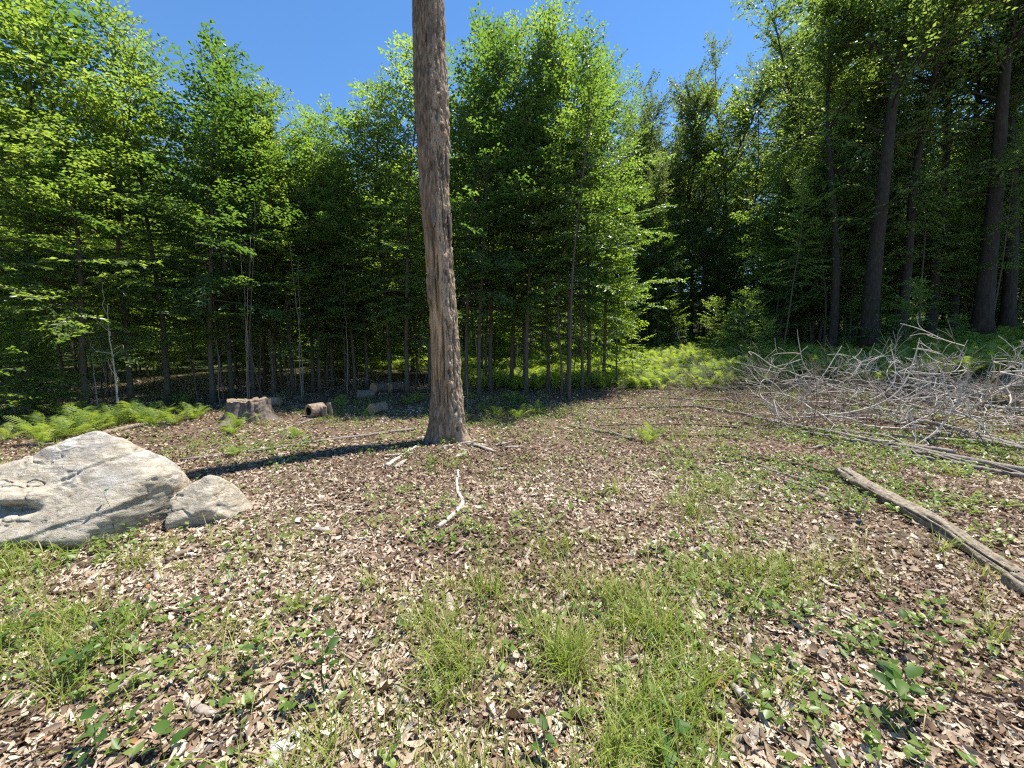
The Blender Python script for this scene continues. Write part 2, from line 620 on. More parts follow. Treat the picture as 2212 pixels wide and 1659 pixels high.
def twigs_add(mb, A, Bp, r0, r1):
    """straight three-sided twigs, all at once"""
    A, Bp = np.array(A), np.array(Bp)
    t = nrm(Bp - A)
    a = nrm(np.cross(t, np.array((0.3, 0.2, 1.0))))
    b = np.cross(t, a)
    vs_ = []
    for P, r in ((A, r0), (Bp, r1)):
        for k in range(3):
            th = k * 2.0944
            vs_.append(P + r * (math.cos(th) * a + math.sin(th) * b))
    v = np.stack(vs_, 1).reshape(-1, 3)
    i = np.arange(len(A)) * 6
    f = np.concatenate([np.stack([i + k, i + (k + 1) % 3, i + 3 + (k + 1) % 3, i + 3 + k], -1) for k in range(3)])
    mb.add(v, f)


def rot_about(v, ax, ang):
    c, s = math.cos(ang), math.sin(ang)
    return v * c + np.cross(ax, v) * s + ax * np.dot(ax, v) * (1 - c)


def gen_tree(seed, H, cb, rmax, nb, r0, leaf_len, spacing, profile, low_el=5, high_el=58, wander=0.12, twig_step=0.13, tilt=0.35, lean=0.0, forks=0, twig_len=0.42, planar=True, fork_lo=None):
    r = np.random.default_rng(seed)
    stem, wood, leaf = MB(), MB(), MB()
    n = 18
    t = np.linspace(0, 1, n)
    ph = r.random(4) * 6.28
    cx = wander * (np.sin(t * 4 + ph[0]) - math.sin(ph[0])) * t * 1.2 + wander * 0.4 * np.sin(t * 11 + ph[1]) * t + lean * t * H
    cyy = wander * (np.sin(t * 3.6 + ph[2]) - math.sin(ph[2])) * t * 1.2 + wander * 0.4 * np.sin(t * 9 + ph[3]) * t
    trunk = np.stack([cx, cyy, t * H], -1)
    rad = r0 * (1 - t) ** 0.85 * (1 + 0.55 * np.exp(-t * H / 0.22)) + 0.004
    trunk0 = trunk.copy()
    trunk0[0, 2] = -0.25
    tube(stem, trunk0, rad, 8 if r0 < 0.12 else 14, rough=0.0)
    B, D, Nn, S = [], [], [], []
    TA, TB = [], []
    axes = [(trunk, rad, 0.0)]
    for k in range(forks):                       # a few heavy limbs that carry branches of their own
        tf = r.uniform(fork_lo or cb * 0.9, 0.75)
        az = r.random() * 6.28
        p0 = np.array([np.interp(tf, t, trunk[:, c]) for c in range(3)])
        L = H * (1 - tf) * r.uniform(0.55, 0.85)
        q = np.linspace(0, 1, 9)
        el = R_(r.uniform(42, 62))
        pts = p0 + np.stack([np.cos(az) * np.cos(el) * L * q, np.sin(az) * np.cos(el) * L * q, L * (q * math.sin(el) + 0.12 * q * q)], -1)
        pts += np.cumsum(r.normal(0, 0.035, pts.shape), 0) * (q[:, None])
        rr = np.interp(tf, t, rad) * 0.55 * (1 - q) ** 0.8 + 0.008
        tube(wood, pts, rr, 7)
        axes.append((pts, rr, tf))
    for b in range(nb):
        which = 0 if not forks else int(r.integers(0, len(axes)))
        pts, rr, tf0 = axes[which]
        u = (b + r.random()) / nb
        tt = (cb + (0.985 - cb) * u ** 0.9) if which == 0 else r.uniform(0.25, 1.0)
        q = np.linspace(0, 1, len(pts))
        p0 = np.array([np.interp(tt, q, pts[:, c]) for c in range(3)])
        hh = min(max((p0[2] / H - cb) / (1 - cb), 0), 1)
        az = b * 2.39996 + r.normal(0, 0.5)
        L = rmax * float(np.interp(hh, *profile)) * r.uniform(0.55, 1.2)
        if which:
            L *= 0.65
        el = R_(low_el + (high_el - low_el) * hh ** 1.3 + r.normal(0, 9))
        ns = 7
        P = np.zeros((ns, 3))
        P[0] = p0
        dl = L / (ns - 1)
        a2, e2 = az, el
        for k in range(1, ns):
            e2 -= R_(r.normal(4, 5)) * (1 - hh * 0.8)
            a2 += r.normal(0, 0.13)
            P[k] = P[k - 1] + dl * np.array((math.cos(a2) * math.cos(e2), math.sin(a2) * math.cos(e2), math.sin(e2)))
        rb = min(float(np.interp(tt, q, rr)) * 0.5, 0.008 + 0.011 * L)
        tube(wood, P, np.linspace(rb, 0.0025, ns), 4, cap=False)
        bd = nrm(P[-1] - P[0])
        side = nrm(np.cross(bd, np.array((0, 0, 1.0))))
        pn = nrm(np.cross(side, bd))
        pn = nrm(rot_about(pn, bd, r.normal(0, 0.3)))
        if pn[2] < 0:
            pn = -pn
        side = np.cross(bd, pn)
        dist = np.linspace(0, L, ns)
        s0 = L * r.uniform(0.12, 0.3)
        lines = [(s0, L, None, 0)]
        sgn = 1
        s = s0
        while s < L * 0.97:
            tl = (L - s) * twig_len + r.uniform(0.06, 0.2)
            lines.append((s, tl, sgn, 1))
            sgn = -sgn
            s += twig_step * r.uniform(0.7, 1.4)
        for (s, tl, sg, kind) in lines:
            if kind == 0:
                d = np.arange(s0, L, spacing)
                if not len(d):
                    continue
                base = np.stack([np.interp(d, dist, P[:, c]) for c in range(3)], -1)
                dirv = np.repeat(bd[None], len(d), 0)
            else:
                o = np.array([np.interp(s, dist, P[:, c]) for c in range(3)])
                ang = r.uniform(0.6, 1.05) * sg
                sd_ = side if planar else rot_about(side, bd, r.normal(0, 0.9))
                td = nrm(bd * math.cos(ang) + sd_ * math.sin(ang) + np.array((0, 0, r.normal(-0.05, 0.13))) + (0 if planar else r.normal(0, 0.25, 3)))
                d = np.arange(spacing * 0.5, tl, spacing)
                if not len(d):
                    continue
                base = o + td * d[:, None] + np.array((0, 0, -1.0)) * (d[:, None] ** 2) * 0.12
                dirv = np.repeat(td[None], len(d), 0)
                if tl > 0.2:
                    TA.append(o)
                    TB.append(base[-1])
            k = len(base)
            alt = np.where(np.arange(k) % 2 == 0, 1.0, -1.0)
            sv = np.cross(dirv, pn)
            ax = dirv * 0.75 + sv * alt[:, None] * r.uniform(0.55, 0.95, k)[:, None] + r.normal(0, 0.22, (k, 3))
            ax[:, 2] -= 0.10
            nr = pn + r.normal(0, tilt, (k, 3))
            B.append(base)
            D.append(ax)
            Nn.append(nr)
            S.append(np.full(k, leaf_len) * r.uniform(0.65, 1.2, k))
    B, D, Nn, S = map(np.concatenate, (B, D, Nn, S))
    if TA:
        twigs_add(wood, TA, TB, 0.0035, 0.0015)
    cl = vnoise(B * 1.7, seed)
    leaves_add(leaf, B, D, Nn, S, S * r.uniform(0.50, 0.66, len(S)), np.clip(0.5 * r.random(len(S)) + 0.5 * cl, 0, 1))
    return stem, wood, leaf


CONE = ((0, 0.15, 0.35, 0.6, 0.85, 1.0), (0.75, 1.0, 0.95, 0.72, 0.40, 0.14))
SAPL = ((0, 0.12, 0.35, 0.6, 0.8, 0.92, 1.0), (0.75, 1.0, 1.0, 0.86, 0.62, 0.40, 0.18))
BUSH = ((0, 0.3, 0.6, 0.85, 1.0), (0.9, 1.0, 0.9, 0.65, 0.35))
ROUND = ((0, 0.2, 0.5, 0.8, 1.0), (0.7, 0.95, 1.0, 0.75, 0.35))

protos = {}


def proto(key, wood_mat, leaf_mat_, **kw):
    st, w, l = gen_tree(**kw)
    protos[key] = (st.mesh('trunk', wood_mat), w.mesh('branches', wood_mat), l.mesh('crown', leaf_mat_, smooth=False), kw['H'])


for k in range(6):
    proto('sap%d' % k, M['sap_bark'], M['sap_leaf_b' if k in (1, 3) else 'sap_leaf'], seed=20 + k, H=10, cb=(0.18, 0.24, 0.14, 0.28, 0.20, 0.25)[k], rmax=(1.9, 2.2, 2.0, 1.75, 2.35, 2.0)[k], nb=(100, 110, 104, 92, 116, 100)[k],
          r0=0.06, leaf_len=(0.092, 0.118, 0.098, 0.122, 0.09, 0.1)[k], spacing=(0.050, 0.062, 0.052, 0.064, 0.048, 0.052)[k], profile=SAPL, wander=0.2, twig_step=0.12)
for k in range(3):
    proto('pole%d' % k, M['sap_bark'], M['sap_leaf'], seed=40 + k, H=10, cb=(0.40, 0.46, 0.34)[k], rmax=1.5, nb=60, r0=0.042, leaf_len=0.10, spacing=0.06, profile=SAPL, wander=0.28)
for k in range(3):
    proto('bush%d' % k, M['sap_bark'], M['sap_leaf'], seed=50 + k, H=2.6, cb=0.08, rmax=1.15, nb=44, r0=0.018, leaf_len=0.09, spacing=0.055, profile=BUSH, wander=0.12)
for k in range(3):
    proto('under%d' % k, M['sap_bark'], M['oak_leaf' if k == 0 else 'sap_leaf'], seed=90 + k, H=6, cb=0.10, rmax=1.9, nb=72, r0=0.035, leaf_len=0.11, spacing=0.068, profile=BUSH, wander=0.22, low_el=0, high_el=40)
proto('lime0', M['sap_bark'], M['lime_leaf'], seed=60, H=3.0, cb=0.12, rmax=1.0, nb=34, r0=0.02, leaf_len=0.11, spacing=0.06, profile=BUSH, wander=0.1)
for k in range(3):
    proto('big%d' % k, M['tree_bark'], M['oak_leaf'], seed=70 + k, H=16, cb=(0.24, 0.30, 0.20)[k], rmax=(3.2, 2.9, 3.1)[k], nb=290, r0=(0.26, 0.2, 0.23)[k], leaf_len=0.135, spacing=0.085, profile=ROUND,
          low_el=12, high_el=50, wander=0.35, twig_step=0.19, forks=3, tilt=0.7, twig_len=0.40, planar=False, fork_lo=0.5)
for k in range(2):
    proto('far%d' % k, M['tree_bark'], M['pale_leaf'], seed=80 + k, H=16, cb=0.08, rmax=2.9, nb=300, r0=0.15, leaf_len=0.15, spacing=0.092, profile=ROUND, low_el=20, high_el=60, wander=0.5, twig_step=0.19, tilt=0.7, twig_len=0.40, planar=False, forks=3, fork_lo=0.3)

n_tree = 0


def place_tree(name, key, x, y, H, label, cat='tree', group=None, rz=None, width=1.0, lean=(0, 0), girth=None):
    global n_tree
    tm, wm, lm, H0 = protos[key]
    o = empty(name, (x, y, g1(x, y)), random.random() * 6.28 if rz is None else rz)
    s = H / H0
    sw = s ** 0.75 * width
    o.scale = (sw, sw, s)
    if lean != (0, 0):
        o.rotation_euler = (lean[1], lean[0], o.rotation_euler.z)
    tr = obj('trunk', tm, o)
    obj('branches', wm, tr)
    obj('crown', lm, o)
    tag(o, label, cat, group)
    n_tree += 1
    return o


ORD = ['first', 'second', 'third', 'fourth', 'fifth', 'sixth', 'seventh', 'eighth', 'ninth', 'tenth', 'eleventh', 'twelfth', 'thirteenth', 'fourteenth', 'fifteenth', 'sixteenth', 'seventeenth', 'eighteenth', 'nineteenth', 'twentieth',
       'twenty-first', 'twenty-second', 'twenty-third', 'twenty-fourth']


def top_spec(px, py, Yd):
    p = at_depth(px, py + 22, Yd)
    return p[0], Yd, p[2] - g1(p[0], Yd)


# front row left of the dead trunk: (crown top px, py, depth, prototype)
left_row = [(-150, -260, 8.2, 4), (-40, -170, 9.2, 1), (100, -30, 9.0, 2), (215, 60, 10.2, 0), (300, 40, 10.8, 5), (405, 30, 10.8, 1), (455, 130, 11.6, 2), (510, 190, 12.0, 3), (560, 180, 12.6, 4), (605, 255, 12.2, 0),
            (650, 215, 12.8, 5), (695, 255, 13.4, 3), (735, 345, 13.8, 2), (775, 265, 13.2, 1), (825, 180, 13.0, 0), (862, 75, 12.4, 5)]
for k, (px, py, Yd, pr) in enumerate(reversed(left_row)):
    x, y, H = top_spec(px, py, Yd)
    place_tree('sapling', 'sap%d' % pr, x, y, H, 'leafy green young tree, %s skyline crown counted leftwards from the dead trunk' % ORD[k], 'tree', 'young trees along the edge of the stand', width=1.1 if px > 0 else 1.25)
right_row = [(915, 60, 12.8, 2), (1000, 18, 12.2, 1), (1055, 12, 12.8, 0), (1105, 60, 13.6, 4), (1140, 85, 12.2, 3), (1190, 70, 13.0, 2), (1238, 2, 12.3, 5), (1285, 55, 13.2, 1), (1318, 125, 13.8, 4)]
for k, (px, py, Yd, pr) in enumerate(right_row):
    x, y, H = top_spec(px, py, Yd)
    place_tree('sapling', 'sap%d' % pr, x, y, H, 'leafy green young tree, %s crown counted rightwards in the clump by the dead trunk' % ORD[k], 'tree', 'young trees in the clump right of the dead trunk', width=1.0)

# interior of the stand: thinner stems, deeper and lower
r2 = np.random.default_rng(5)
taken = []
cnt = 0
while cnt < 110:
    Yd = r2.uniform(10.5, 24)
    px = r2.uniform(-500, 1000) if cnt < 90 else r2.uniform(1000, 1320)
    x = (px - 1106) / FPX * Yd
    if Yd < 12.5 and px > 150 and cnt < 90:
        continue
    if any((x - a) ** 2 + (Yd - b) ** 2 < 0.45 for a, b in taken):
        continue
    taken.append((x, Yd))
    lim = np.interp(px, [-500, 0, 300, 420, 520, 740, 860, 1060, 1240, 1330], [0, 30, 90, 110, 290, 380, 190, 80, 80, 240])
    Hm = at_depth(px, lim, Yd)[2] - g1(x, Yd)
    H = min(r2.uniform(7.5, 11.0), Hm)
    key = ('pole%d' % r2.integers(0, 3)) if r2.random() < 0.6 else ('sap%d' % r2.integers(0, 6))
    if px < 1000:
        lb, gp = 'thin shaded sapling deep inside the dark stand left of the dead trunk', 'saplings deep in the stand'
    else:
        lb, gp = 'thin shaded sapling behind the clump right of the dead trunk', 'saplings behind the clump'
    place_tree('sapling', key, x, Yd, H, lb, 'tree', gp, lean=(r2.normal(0, 0.02), r2.normal(0, 0.02)))
    cnt += 1

cnt = 0
while cnt < 44:
    Yd = r2.uniform(15.5, 26)
    px = r2.uniform(-700, 930)
    x = (px - 1106) / FPX * Yd
    place_tree('understorey_tree', 'under%d' % r2.integers(0, 3), x, Yd, r2.uniform(3.5, 7.5), 'leafy understorey tree in deep shade at the back of the left stand', 'tree', 'understorey trees in the left stand')
    cnt += 1

# tall trees on the right: (base px, depth, top px, top py, prototype, girth, label)
big_list = [
    (1872, 16.2, 1945, -120, 0, 1.22, 'thick straight grey trunk standing behind the middle of the brush pile'),
    (1795, 17.0, 1840, 20, 1, 0.95, 'dark tall tree between the thick grey trunk and the clearing'),
    (1938, 17.0, 1990, -80, 1, 1.0, 'dark straight trunk just behind and right of the thick grey trunk'),
    (2003, 17.6, 2090, -150, 2, 0.85, 'dark trunk leaning slightly away, second right of the thick grey trunk'),
    (2048, 18.5, 2110, -60, 1, 0.9, 'slender dark trunk deep behind the brush pile, third right of the grey trunk'),
    (2112, 16.5, 2250, -260, 0, 1.12, 'broad dark trunk rising behind the bleached curly branches'),
    (2165, 17.2, 2330, -240, 2, 0.95, 'leaning dark trunk at the picture edge beyond the bleached branches'),
    (2290, 18.8, 2450, -300, 1, 1.2, 'tall dark tree whose crown hangs in from the right edge'),
    (2480, 18.8, 2700, -350, 2, 1.2, 'tall dark tree beyond the right edge with boughs reaching in'),
    (1700, 23.0, 1715, 0, 2, 1.0, 'tall dark green tree bordering the clearing left of the thick grey trunk'),
    (1650, 27.0, 1655, 60, 0, 0.9, 'tall tree with drooping crown at the back of the clearing'),
]
for px, Yd, tx, ty, pr, gi, lb in big_list:
    x = (px - 1106) / FPX * Yd * 1.0
    p = at_depth(tx, ty, Yd)
    H = p[2] - g1(x, Yd)
    o = place_tree('canopy_tree', 'big%d' % pr, x, Yd, H, lb, 'tree', 'tall trees on the right', width=gi, lean=(math.atan2((p[0] - x) * 0.18, H), 0))
far_list = [(1345, 240, 31, 0), (1405, 155, 30, 1), (1465, 180, 33, 0), (1515, 130, 31, 1), (1575, 90, 30, 0), (1630, 110, 33, 1)]
for k, (px, py, Yd, pr) in enumerate(far_list):
    x, y, H = top_spec(px, py, Yd)
    place_tree('pale_canopy_tree', 'far%d' % pr, x, y, H, 'tall pale green tree behind the clearing, %s of its row from the clump' % ORD[k], 'tree', 'pale trees behind the clearing', width=0.95)

# understorey on the right and along the back
cnt = 0
while cnt < 70:
    Yd = r2.uniform(15.0, 30)
    px = r2.uniform(1560, 2750)
    x = (px - 1106) / FPX * Yd
    if Yd < 26 and px < 1640:
        continue
    if Yd < 19:
        continue
    H = r2.uniform(4.5, 12)
    if Yd < 17:
        H = min(H, 4.5 + (Yd - 13) * 1.4)
    place_tree('understorey_tree', ('sap%d' % r2.integers(0, 6)) if r2.random() < 0.5 else ('under%d' % r2.integers(0, 3)), x, Yd, H, 'slender understorey tree with layered leaves in the shaded wood on the right', 'tree',
               'understorey trees on the right', lean=(r2.normal(0, 0.05), r2.normal(0, 0.05)))
    cnt += 1
for k in range(20):
    Yd = r2.uniform(16.5, 20)
    px = r2.uniform(1650, 2260)
    x = (px - 1106) / FPX * Yd
    place_tree('understorey_tree', ('sap%d' % r2.integers(0, 6)) if k % 3 else ('pole%d' % r2.integers(0, 3)), x, Yd, min(r2.uniform(6, 12), 6 + (Yd - 15.5) * 1.8), 'slender leafy tree growing between the dark trunks behind the brush pile', 'tree', 'slender trees between the trunks',
               lean=(r2.normal(0, 0.05), r2.normal(0, 0.05)))
for k in range(18):
    Yd = r2.uniform(19.5, 27)
    px = r2.uniform(1640, 2650)
    x = (px - 1106) / FPX * Yd
    place_tree('understorey_tree', ('sap%d' % r2.integers(0, 6)) if k % 2 else ('big%d' % r2.integers(0, 3)), x, Yd, r2.uniform(10, 16), 'tall leafy tree filling the dark wood behind the trunks on the right', 'tree', 'leafy trees filling the wood on the right', width=0.85)
for k in range(16):
    Yd = r2.uniform(25, 31)
    px = r2.uniform(1360, 1700)
    x = (px - 1106) / FPX * Yd
    place_tree('understorey_tree', ('sap%d' % r2.integers(0, 6)) if r2.random() < 0.5 else ('under%d' % r2.integers(0, 3)), x, Yd, r2.uniform(5, 11), 'leafy tree closing the back of the sunlit clearing', 'tree', 'trees closing the clearing')
cnt = 0
while cnt < 165:
    Yd = r2.uniform(25, 50)
    x = r2.uniform(-1.45, 1.45) * Yd
    if abs(x - 6) < 2.5 and Yd < 28:
        continue
    kind = r2.random()
    key = ('big%d' % r2.integers(0, 3)) if kind < 0.25 else ('under%d' % r2.integers(0, 3) if kind < 0.85 else 'far%d' % r2.integers(0, 2))
    px = 1106 + FPX * x / Yd
    lim = np.interp(px, [-500, 0, 420, 520, 740, 860, 1240, 1330, 1500, 1700, 2500], [60, 60, 150, 260, 330, 200, 150, 270, 220, 100, 0])
    H = min(r2.uniform(6, 18), at_depth(px, lim, Yd)[2] - g1(x, Yd))
    place_tree('distant_tree', key, x, Yd, H, 'distant sunlit tree seen between the stems at the back of the wood', 'tree', 'distant trees at the back of the wood')
    cnt += 1
# low leafy shrubs
shrub = [(20, 8.0, 2.3, 0), (75, 8.4, 1.7, 1), (-60, 7.4, 2.6, 2), (115, 9.2, 1.3, 0), (-130, 6.8, 2.2, 1), (330, 13.0, 1.4, 2), (215, 12.0, 2.0, 1)]
for k, (px, Yd, H, pr) in enumerate(shrub):
    x = (px - 1106) / FPX * Yd
    place_tree('understorey_shrub', 'bush%d' % pr, x, Yd, H, 'leafy shaded shrub at the stand edge behind the big boulder, %s of seven' % ORD[k], 'shrub', 'shrubs behind the boulder')
cnt = 0
while cnt < 110:
    Yd = r2.uniform(14.5, 32)
    px = r2.uniform(-200, 2600)
    x = (px - 1106) / FPX * Yd
    if 0.3 < x < 9.0 and Yd < 25:
        continue
    place_tree('understorey_shrub', 'bush%d' % r2.integers(0, 3), x, Yd, r2.uniform(1.2, 3.8), 'low leafy shrub on the shaded forest floor among the stems', 'shrub', 'shrubs on the forest floor')
    cnt += 1
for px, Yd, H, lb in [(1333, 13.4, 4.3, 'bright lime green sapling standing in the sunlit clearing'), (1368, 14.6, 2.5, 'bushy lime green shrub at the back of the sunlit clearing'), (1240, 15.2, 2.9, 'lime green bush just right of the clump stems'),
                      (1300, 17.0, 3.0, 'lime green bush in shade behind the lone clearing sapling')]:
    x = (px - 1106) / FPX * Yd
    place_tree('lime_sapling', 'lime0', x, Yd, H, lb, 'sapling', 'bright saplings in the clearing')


# ------------------------------------------------------------------ bare stems and dead saplings
def bare_tree(seed, H, r0, nb, curl=0.2, blen=0.9):
    r = np.random.default_rng(seed)
    m = MB()
    n = 14
    t = np.linspace(0, 1, n)
    P = np.stack([np.cumsum(r.normal(0, curl * 0.12, n)) * H / 8, np.cumsum(r.normal(0, curl * 0.12, n)) * H / 8, t * H], -1)
    P -= P[0]
    P[0, 2] = -0.15
    tube(m, P, r0 * (1 - 0.8 * t) + 0.002, 6)
    for b in range(nb):
        tt = r.uniform(0.25, 0.98)
        o = np.array([np.interp(tt, t, P[:, c]) for c in range(3)])
        az, el = r.random() * 6.28, r.uniform(0.1, 1.0)
        L = blen * r.uniform(0.4, 1.1)
        Q = [o]
        for k in range(6):
            az += r.normal(0, curl * 1.3)
            el += r.normal(0.06, curl)
            Q.append(Q[-1] + L / 6 * np.array((math.cos(az) * math.cos(el), math.sin(az) * math.cos(el), math.sin(el))))
        tube(m, Q, np.linspace(r0 * 0.45, 0.002, 7), 4)
    return m


for k, (px, Yd, H, r0, nb, lb) in enumerate([
        (250, 8.9, 2.6, 0.022, 9, 'dead pale sapling with curling bare branches left of the ferns'),
        (205, 9.6, 2.2, 0.014, 6, 'small bare sapling with pale twigs behind the fern patch'),
        (470, 10.6, 1.6, 0.012, 4, 'short bent bare stem behind the fern patch'),
        (1010, 9.6, 0.9, 0.008, 5, 'small curled dead twig standing right of the dead trunk'),
        (1118, 19.0, 2.2, 0.05, 3, 'broken white dead stem standing in the sunlit ferns')]):
    x = (px - 1106) / FPX * Yd
    o = bare_tree(300 + k, H, r0, nb, 0.32).build('dead_sapling', M['white_branch' if k in (0, 1, 4) else 'grey_branch'])
    o.location = (x, Yd, g1(x, Yd))
    tag(o, lb, 'dead sapling')
stems = [bare_tree(320 + k, 5.5, 0.013, 5, 0.22, 0.6).mesh('stem', M['grey_branch' if k == 1 else ('brown_branch' if k == 2 else 'sap_bark')]) for k in range(4)]
for k in range(26):
    px = r2.choice([540, 555, 600, 620, 650]) + r2.normal(0, 14) if k < 9 else r2.uniform(180, 900)
    Yd = r2.uniform(10.2, 12.5)
    x = (px - 1106) / FPX * Yd
    o = obj('bare_stem', stems[k % 4])
    o.location = (x, Yd, g1(x, Yd))
    o.rotation_euler = (r2.normal(0, 0.06), r2.normal(0, 0.07), r2.random() * 6.28)
    o.scale = (1, 1, r2.uniform(0.6, 1.0))
    tag(o, 'thin bare stem standing at the dark stand edge behind stump and logs', 'stem', 'bare stems at the stand edge')


# ------------------------------------------------------------------ the dead standing trunk
def dead_trunk():
    base = ground_at(966, 948)
    Hs = 8.75
    nt_, nz = 150, 560
    th = np.linspace(0, 2 * math.pi, nt_, endpoint=False)
    s = np.linspace(0, 1, nz) ** 1.0
    TH, S = np.meshgrid(th, s)
    TH, S = TH.ravel(), S.ravel()
    jag = fbm(np.stack([np.cos(TH) * 2.2, np.sin(TH) * 2.2, TH * 0], -1), 3, 9)
    Zl = -0.25 + S * (Hs + 0.25 + (jag - 0.5) * 0.9 * (S > 0.985))
    c, sn = np.cos(TH), np.sin(TH)
    R0 = 0.238 - 0.0030 * Zl + 0.012 * np.sin(Zl * 1.1 + 1)
    lob = 0.55 + 0.45 * np.cos(3 * TH + 0.9) + 0.3 * np.cos(5 * TH + 2)
    fl = np.exp(-np.maximum(Zl, -0.1) / 0.24)
    R0 = R0 - 0.006 + 0.12 * fl * np.clip(lob, 0, 2) + 0.022 * np.exp(-np.maximum(Zl, 0) / 0.8)
    p = np.stack([c * 0.27, sn * 0.27, Zl], -1)
    big = fbm(p * np.array((3.5, 3.5, 0.9)), 3, 1)
    # bark left on the upper part and on patches; bare wood on the lower two thirds
    ang = np.angle(np.exp(1j * (TH - (-math.pi / 2))))           # 0 = towards the camera, + = right
    bark = sstep(4.0, 5.6, Zl + (big - 0.5) * 4.0 - 0.3 * ang)
    bark = np.maximum(bark, sstep(0.62, 0.72, fbm(p * np.array((5, 5, 1.1)), 3, 6)) * 0.8)
    bark = np.maximum(bark, sstep(0.9, 0.45, Zl + (big - 0.5) * 0.5))
    crumb = sstep(0.15, 0.4, ang + (fbm(p * np.array((6, 6, 1.6)), 3, 2) - 0.5) * 1.6) * sstep(2.6, 2.2, ang)
    crumb = np.maximum(crumb * sstep(8.5, 5.5, Zl), sstep(0.66, 0.74, fbm(p * np.array((9, 9, 2.5)), 3, 12)) * 0.8)
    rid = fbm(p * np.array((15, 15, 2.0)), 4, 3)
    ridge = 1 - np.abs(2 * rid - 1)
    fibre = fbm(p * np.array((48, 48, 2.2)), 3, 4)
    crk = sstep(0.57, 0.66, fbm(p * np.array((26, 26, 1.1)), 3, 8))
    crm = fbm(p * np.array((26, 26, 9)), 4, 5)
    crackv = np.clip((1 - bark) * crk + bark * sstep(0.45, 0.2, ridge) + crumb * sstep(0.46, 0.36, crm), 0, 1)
    disp = (bark * ((ridge - 0.6) * 0.085 + 0.016) + (1 - bark) * ((fibre - 0.5) * 0.024 - crk * 0.040) + crumb * ((crm - 0.5) * 0.085 + 0.012)
            + (big - 0.5) * 0.03)
    # a rotten knot hole near the top and two small ones
    for (a0, z0, w) in ((-0.15, 7.55, 0.075), (0.75, 5.2, 0.028), (0.68, 5.65, 0.022)):
        d = np.sqrt(((ang - a0) * 0.27 / w) ** 2 + ((Zl - z0) / (w * 1.6)) ** 2)
        disp -= 0.10 * np.exp(-d ** 4) * (w / 0.075) ** 0.6
        disp += 0.03 * np.exp(-(d - 1.5) ** 2 * 4)
    Rr = R0 + disp
    top = at_depth(924, -10, base[1])
    bx = (top[0] - base[0]) / (top[2] - base[2])
    cx = bx * Zl + 0.02 * np.sin(Zl * 0.9)
    v = np.stack([cx + c * Rr, sn * Rr, Zl], -1)
    i = np.arange(nz - 1)[:, None] * nt_
    j = np.arange(nt_)[None, :]
    k = (j + 1) % nt_
    f = np.stack([i + j, i + k, i + nt_ + k, i + nt_ + j], -1).reshape(-1, 4)
    m = MB()
    m.add(v, f)
    idx = (nz - 1) * nt_ + np.arange(nt_)
    cc = v[idx].mean(0) - np.array((0, 0, 0.35))
    m.add(cc[None], np.stack([idx, np.roll(idx, -1), np.full(nt_, nt_ * nz)], -1) - m.n)
    root = empty('dead_tree', base)
    me = m.mesh('trunk', M['deadwood'])
    vattr(me, 'bark', np.append(bark, 1))
    vattr(me, 'crumb', np.append(crumb, 0))
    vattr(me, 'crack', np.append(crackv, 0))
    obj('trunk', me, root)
    # loose bark plates still clinging to the trunk
    r = np.random.default_rng(11)
    for q in range(30):
        a0 = r.uniform(-1.55, 1.55)
        z0 = r.uniform(3.6, 7.9) if q < 22 else r.uniform(0.25, 0.9)
        hh, ww = r.uniform(0.14, 0.45), r.uniform(0.02, 0.05)
        nu, nv = 5, 9
        U, Vv = np.meshgrid(np.linspace(-1, 1, nu), np.linspace(-1, 1, nv))
        U, Vv = U.ravel(), Vv.ravel()
        edge = 1 - 0.6 * np.abs(Vv) ** 2 + r.normal(0, 0.22, U.shape)
        aa = a0 + U * edge * ww / 0.25 - math.pi / 2
        zz = z0 + Vv * hh / 2 + r.normal(0, 0.006, U.shape)
        ro = 0.250 + 0.13 * np.exp(-z0 / 0.24) * 0.5 + 0.006 + 0.012 * np.maximum(Vv, -0.3) * r.uniform(-0.5, 1.2) + r.normal(0, 0.003, U.shape) - 0.0042 * zz
        outer = np.stack([bx * zz + np.cos(aa) * (ro + 0.012), np.sin(aa) * (ro + 0.012), zz], -1)
        inner = np.stack([bx * zz + np.cos(aa) * (ro - 0.02), np.sin(aa) * (ro - 0.02), zz], -1)
        i = (np.arange(nv - 1)[:, None] * nu + np.arange(nu - 1)[None, :]).reshape(-1)
        f1 = np.stack([i, i + 1, i + nu + 1, i + nu], -1)
        n0 = nu * nv
        b = np.concatenate([np.arange(nu), np.arange(2 * nu - 1, n0, nu), np.arange(n0 - 2, n0 - nu - 1, -1), np.arange(n0 - 2 * nu, 0, -nu)])
        bn = np.roll(b, -1)
        mp = MB()
        mp.add(np.concatenate([outer, inner]), np.concatenate([f1, f1[:, ::-1] + n0, np.stack([b, b + n0, bn + n0, bn], -1)]))
        mp.build('bark_plate', M['snag_bark'], root)
    tag(root, 'tall limbless dead tree trunk with peeling bark in the centre of the clearing', 'dead tree')
    return base


snag = dead_trunk()


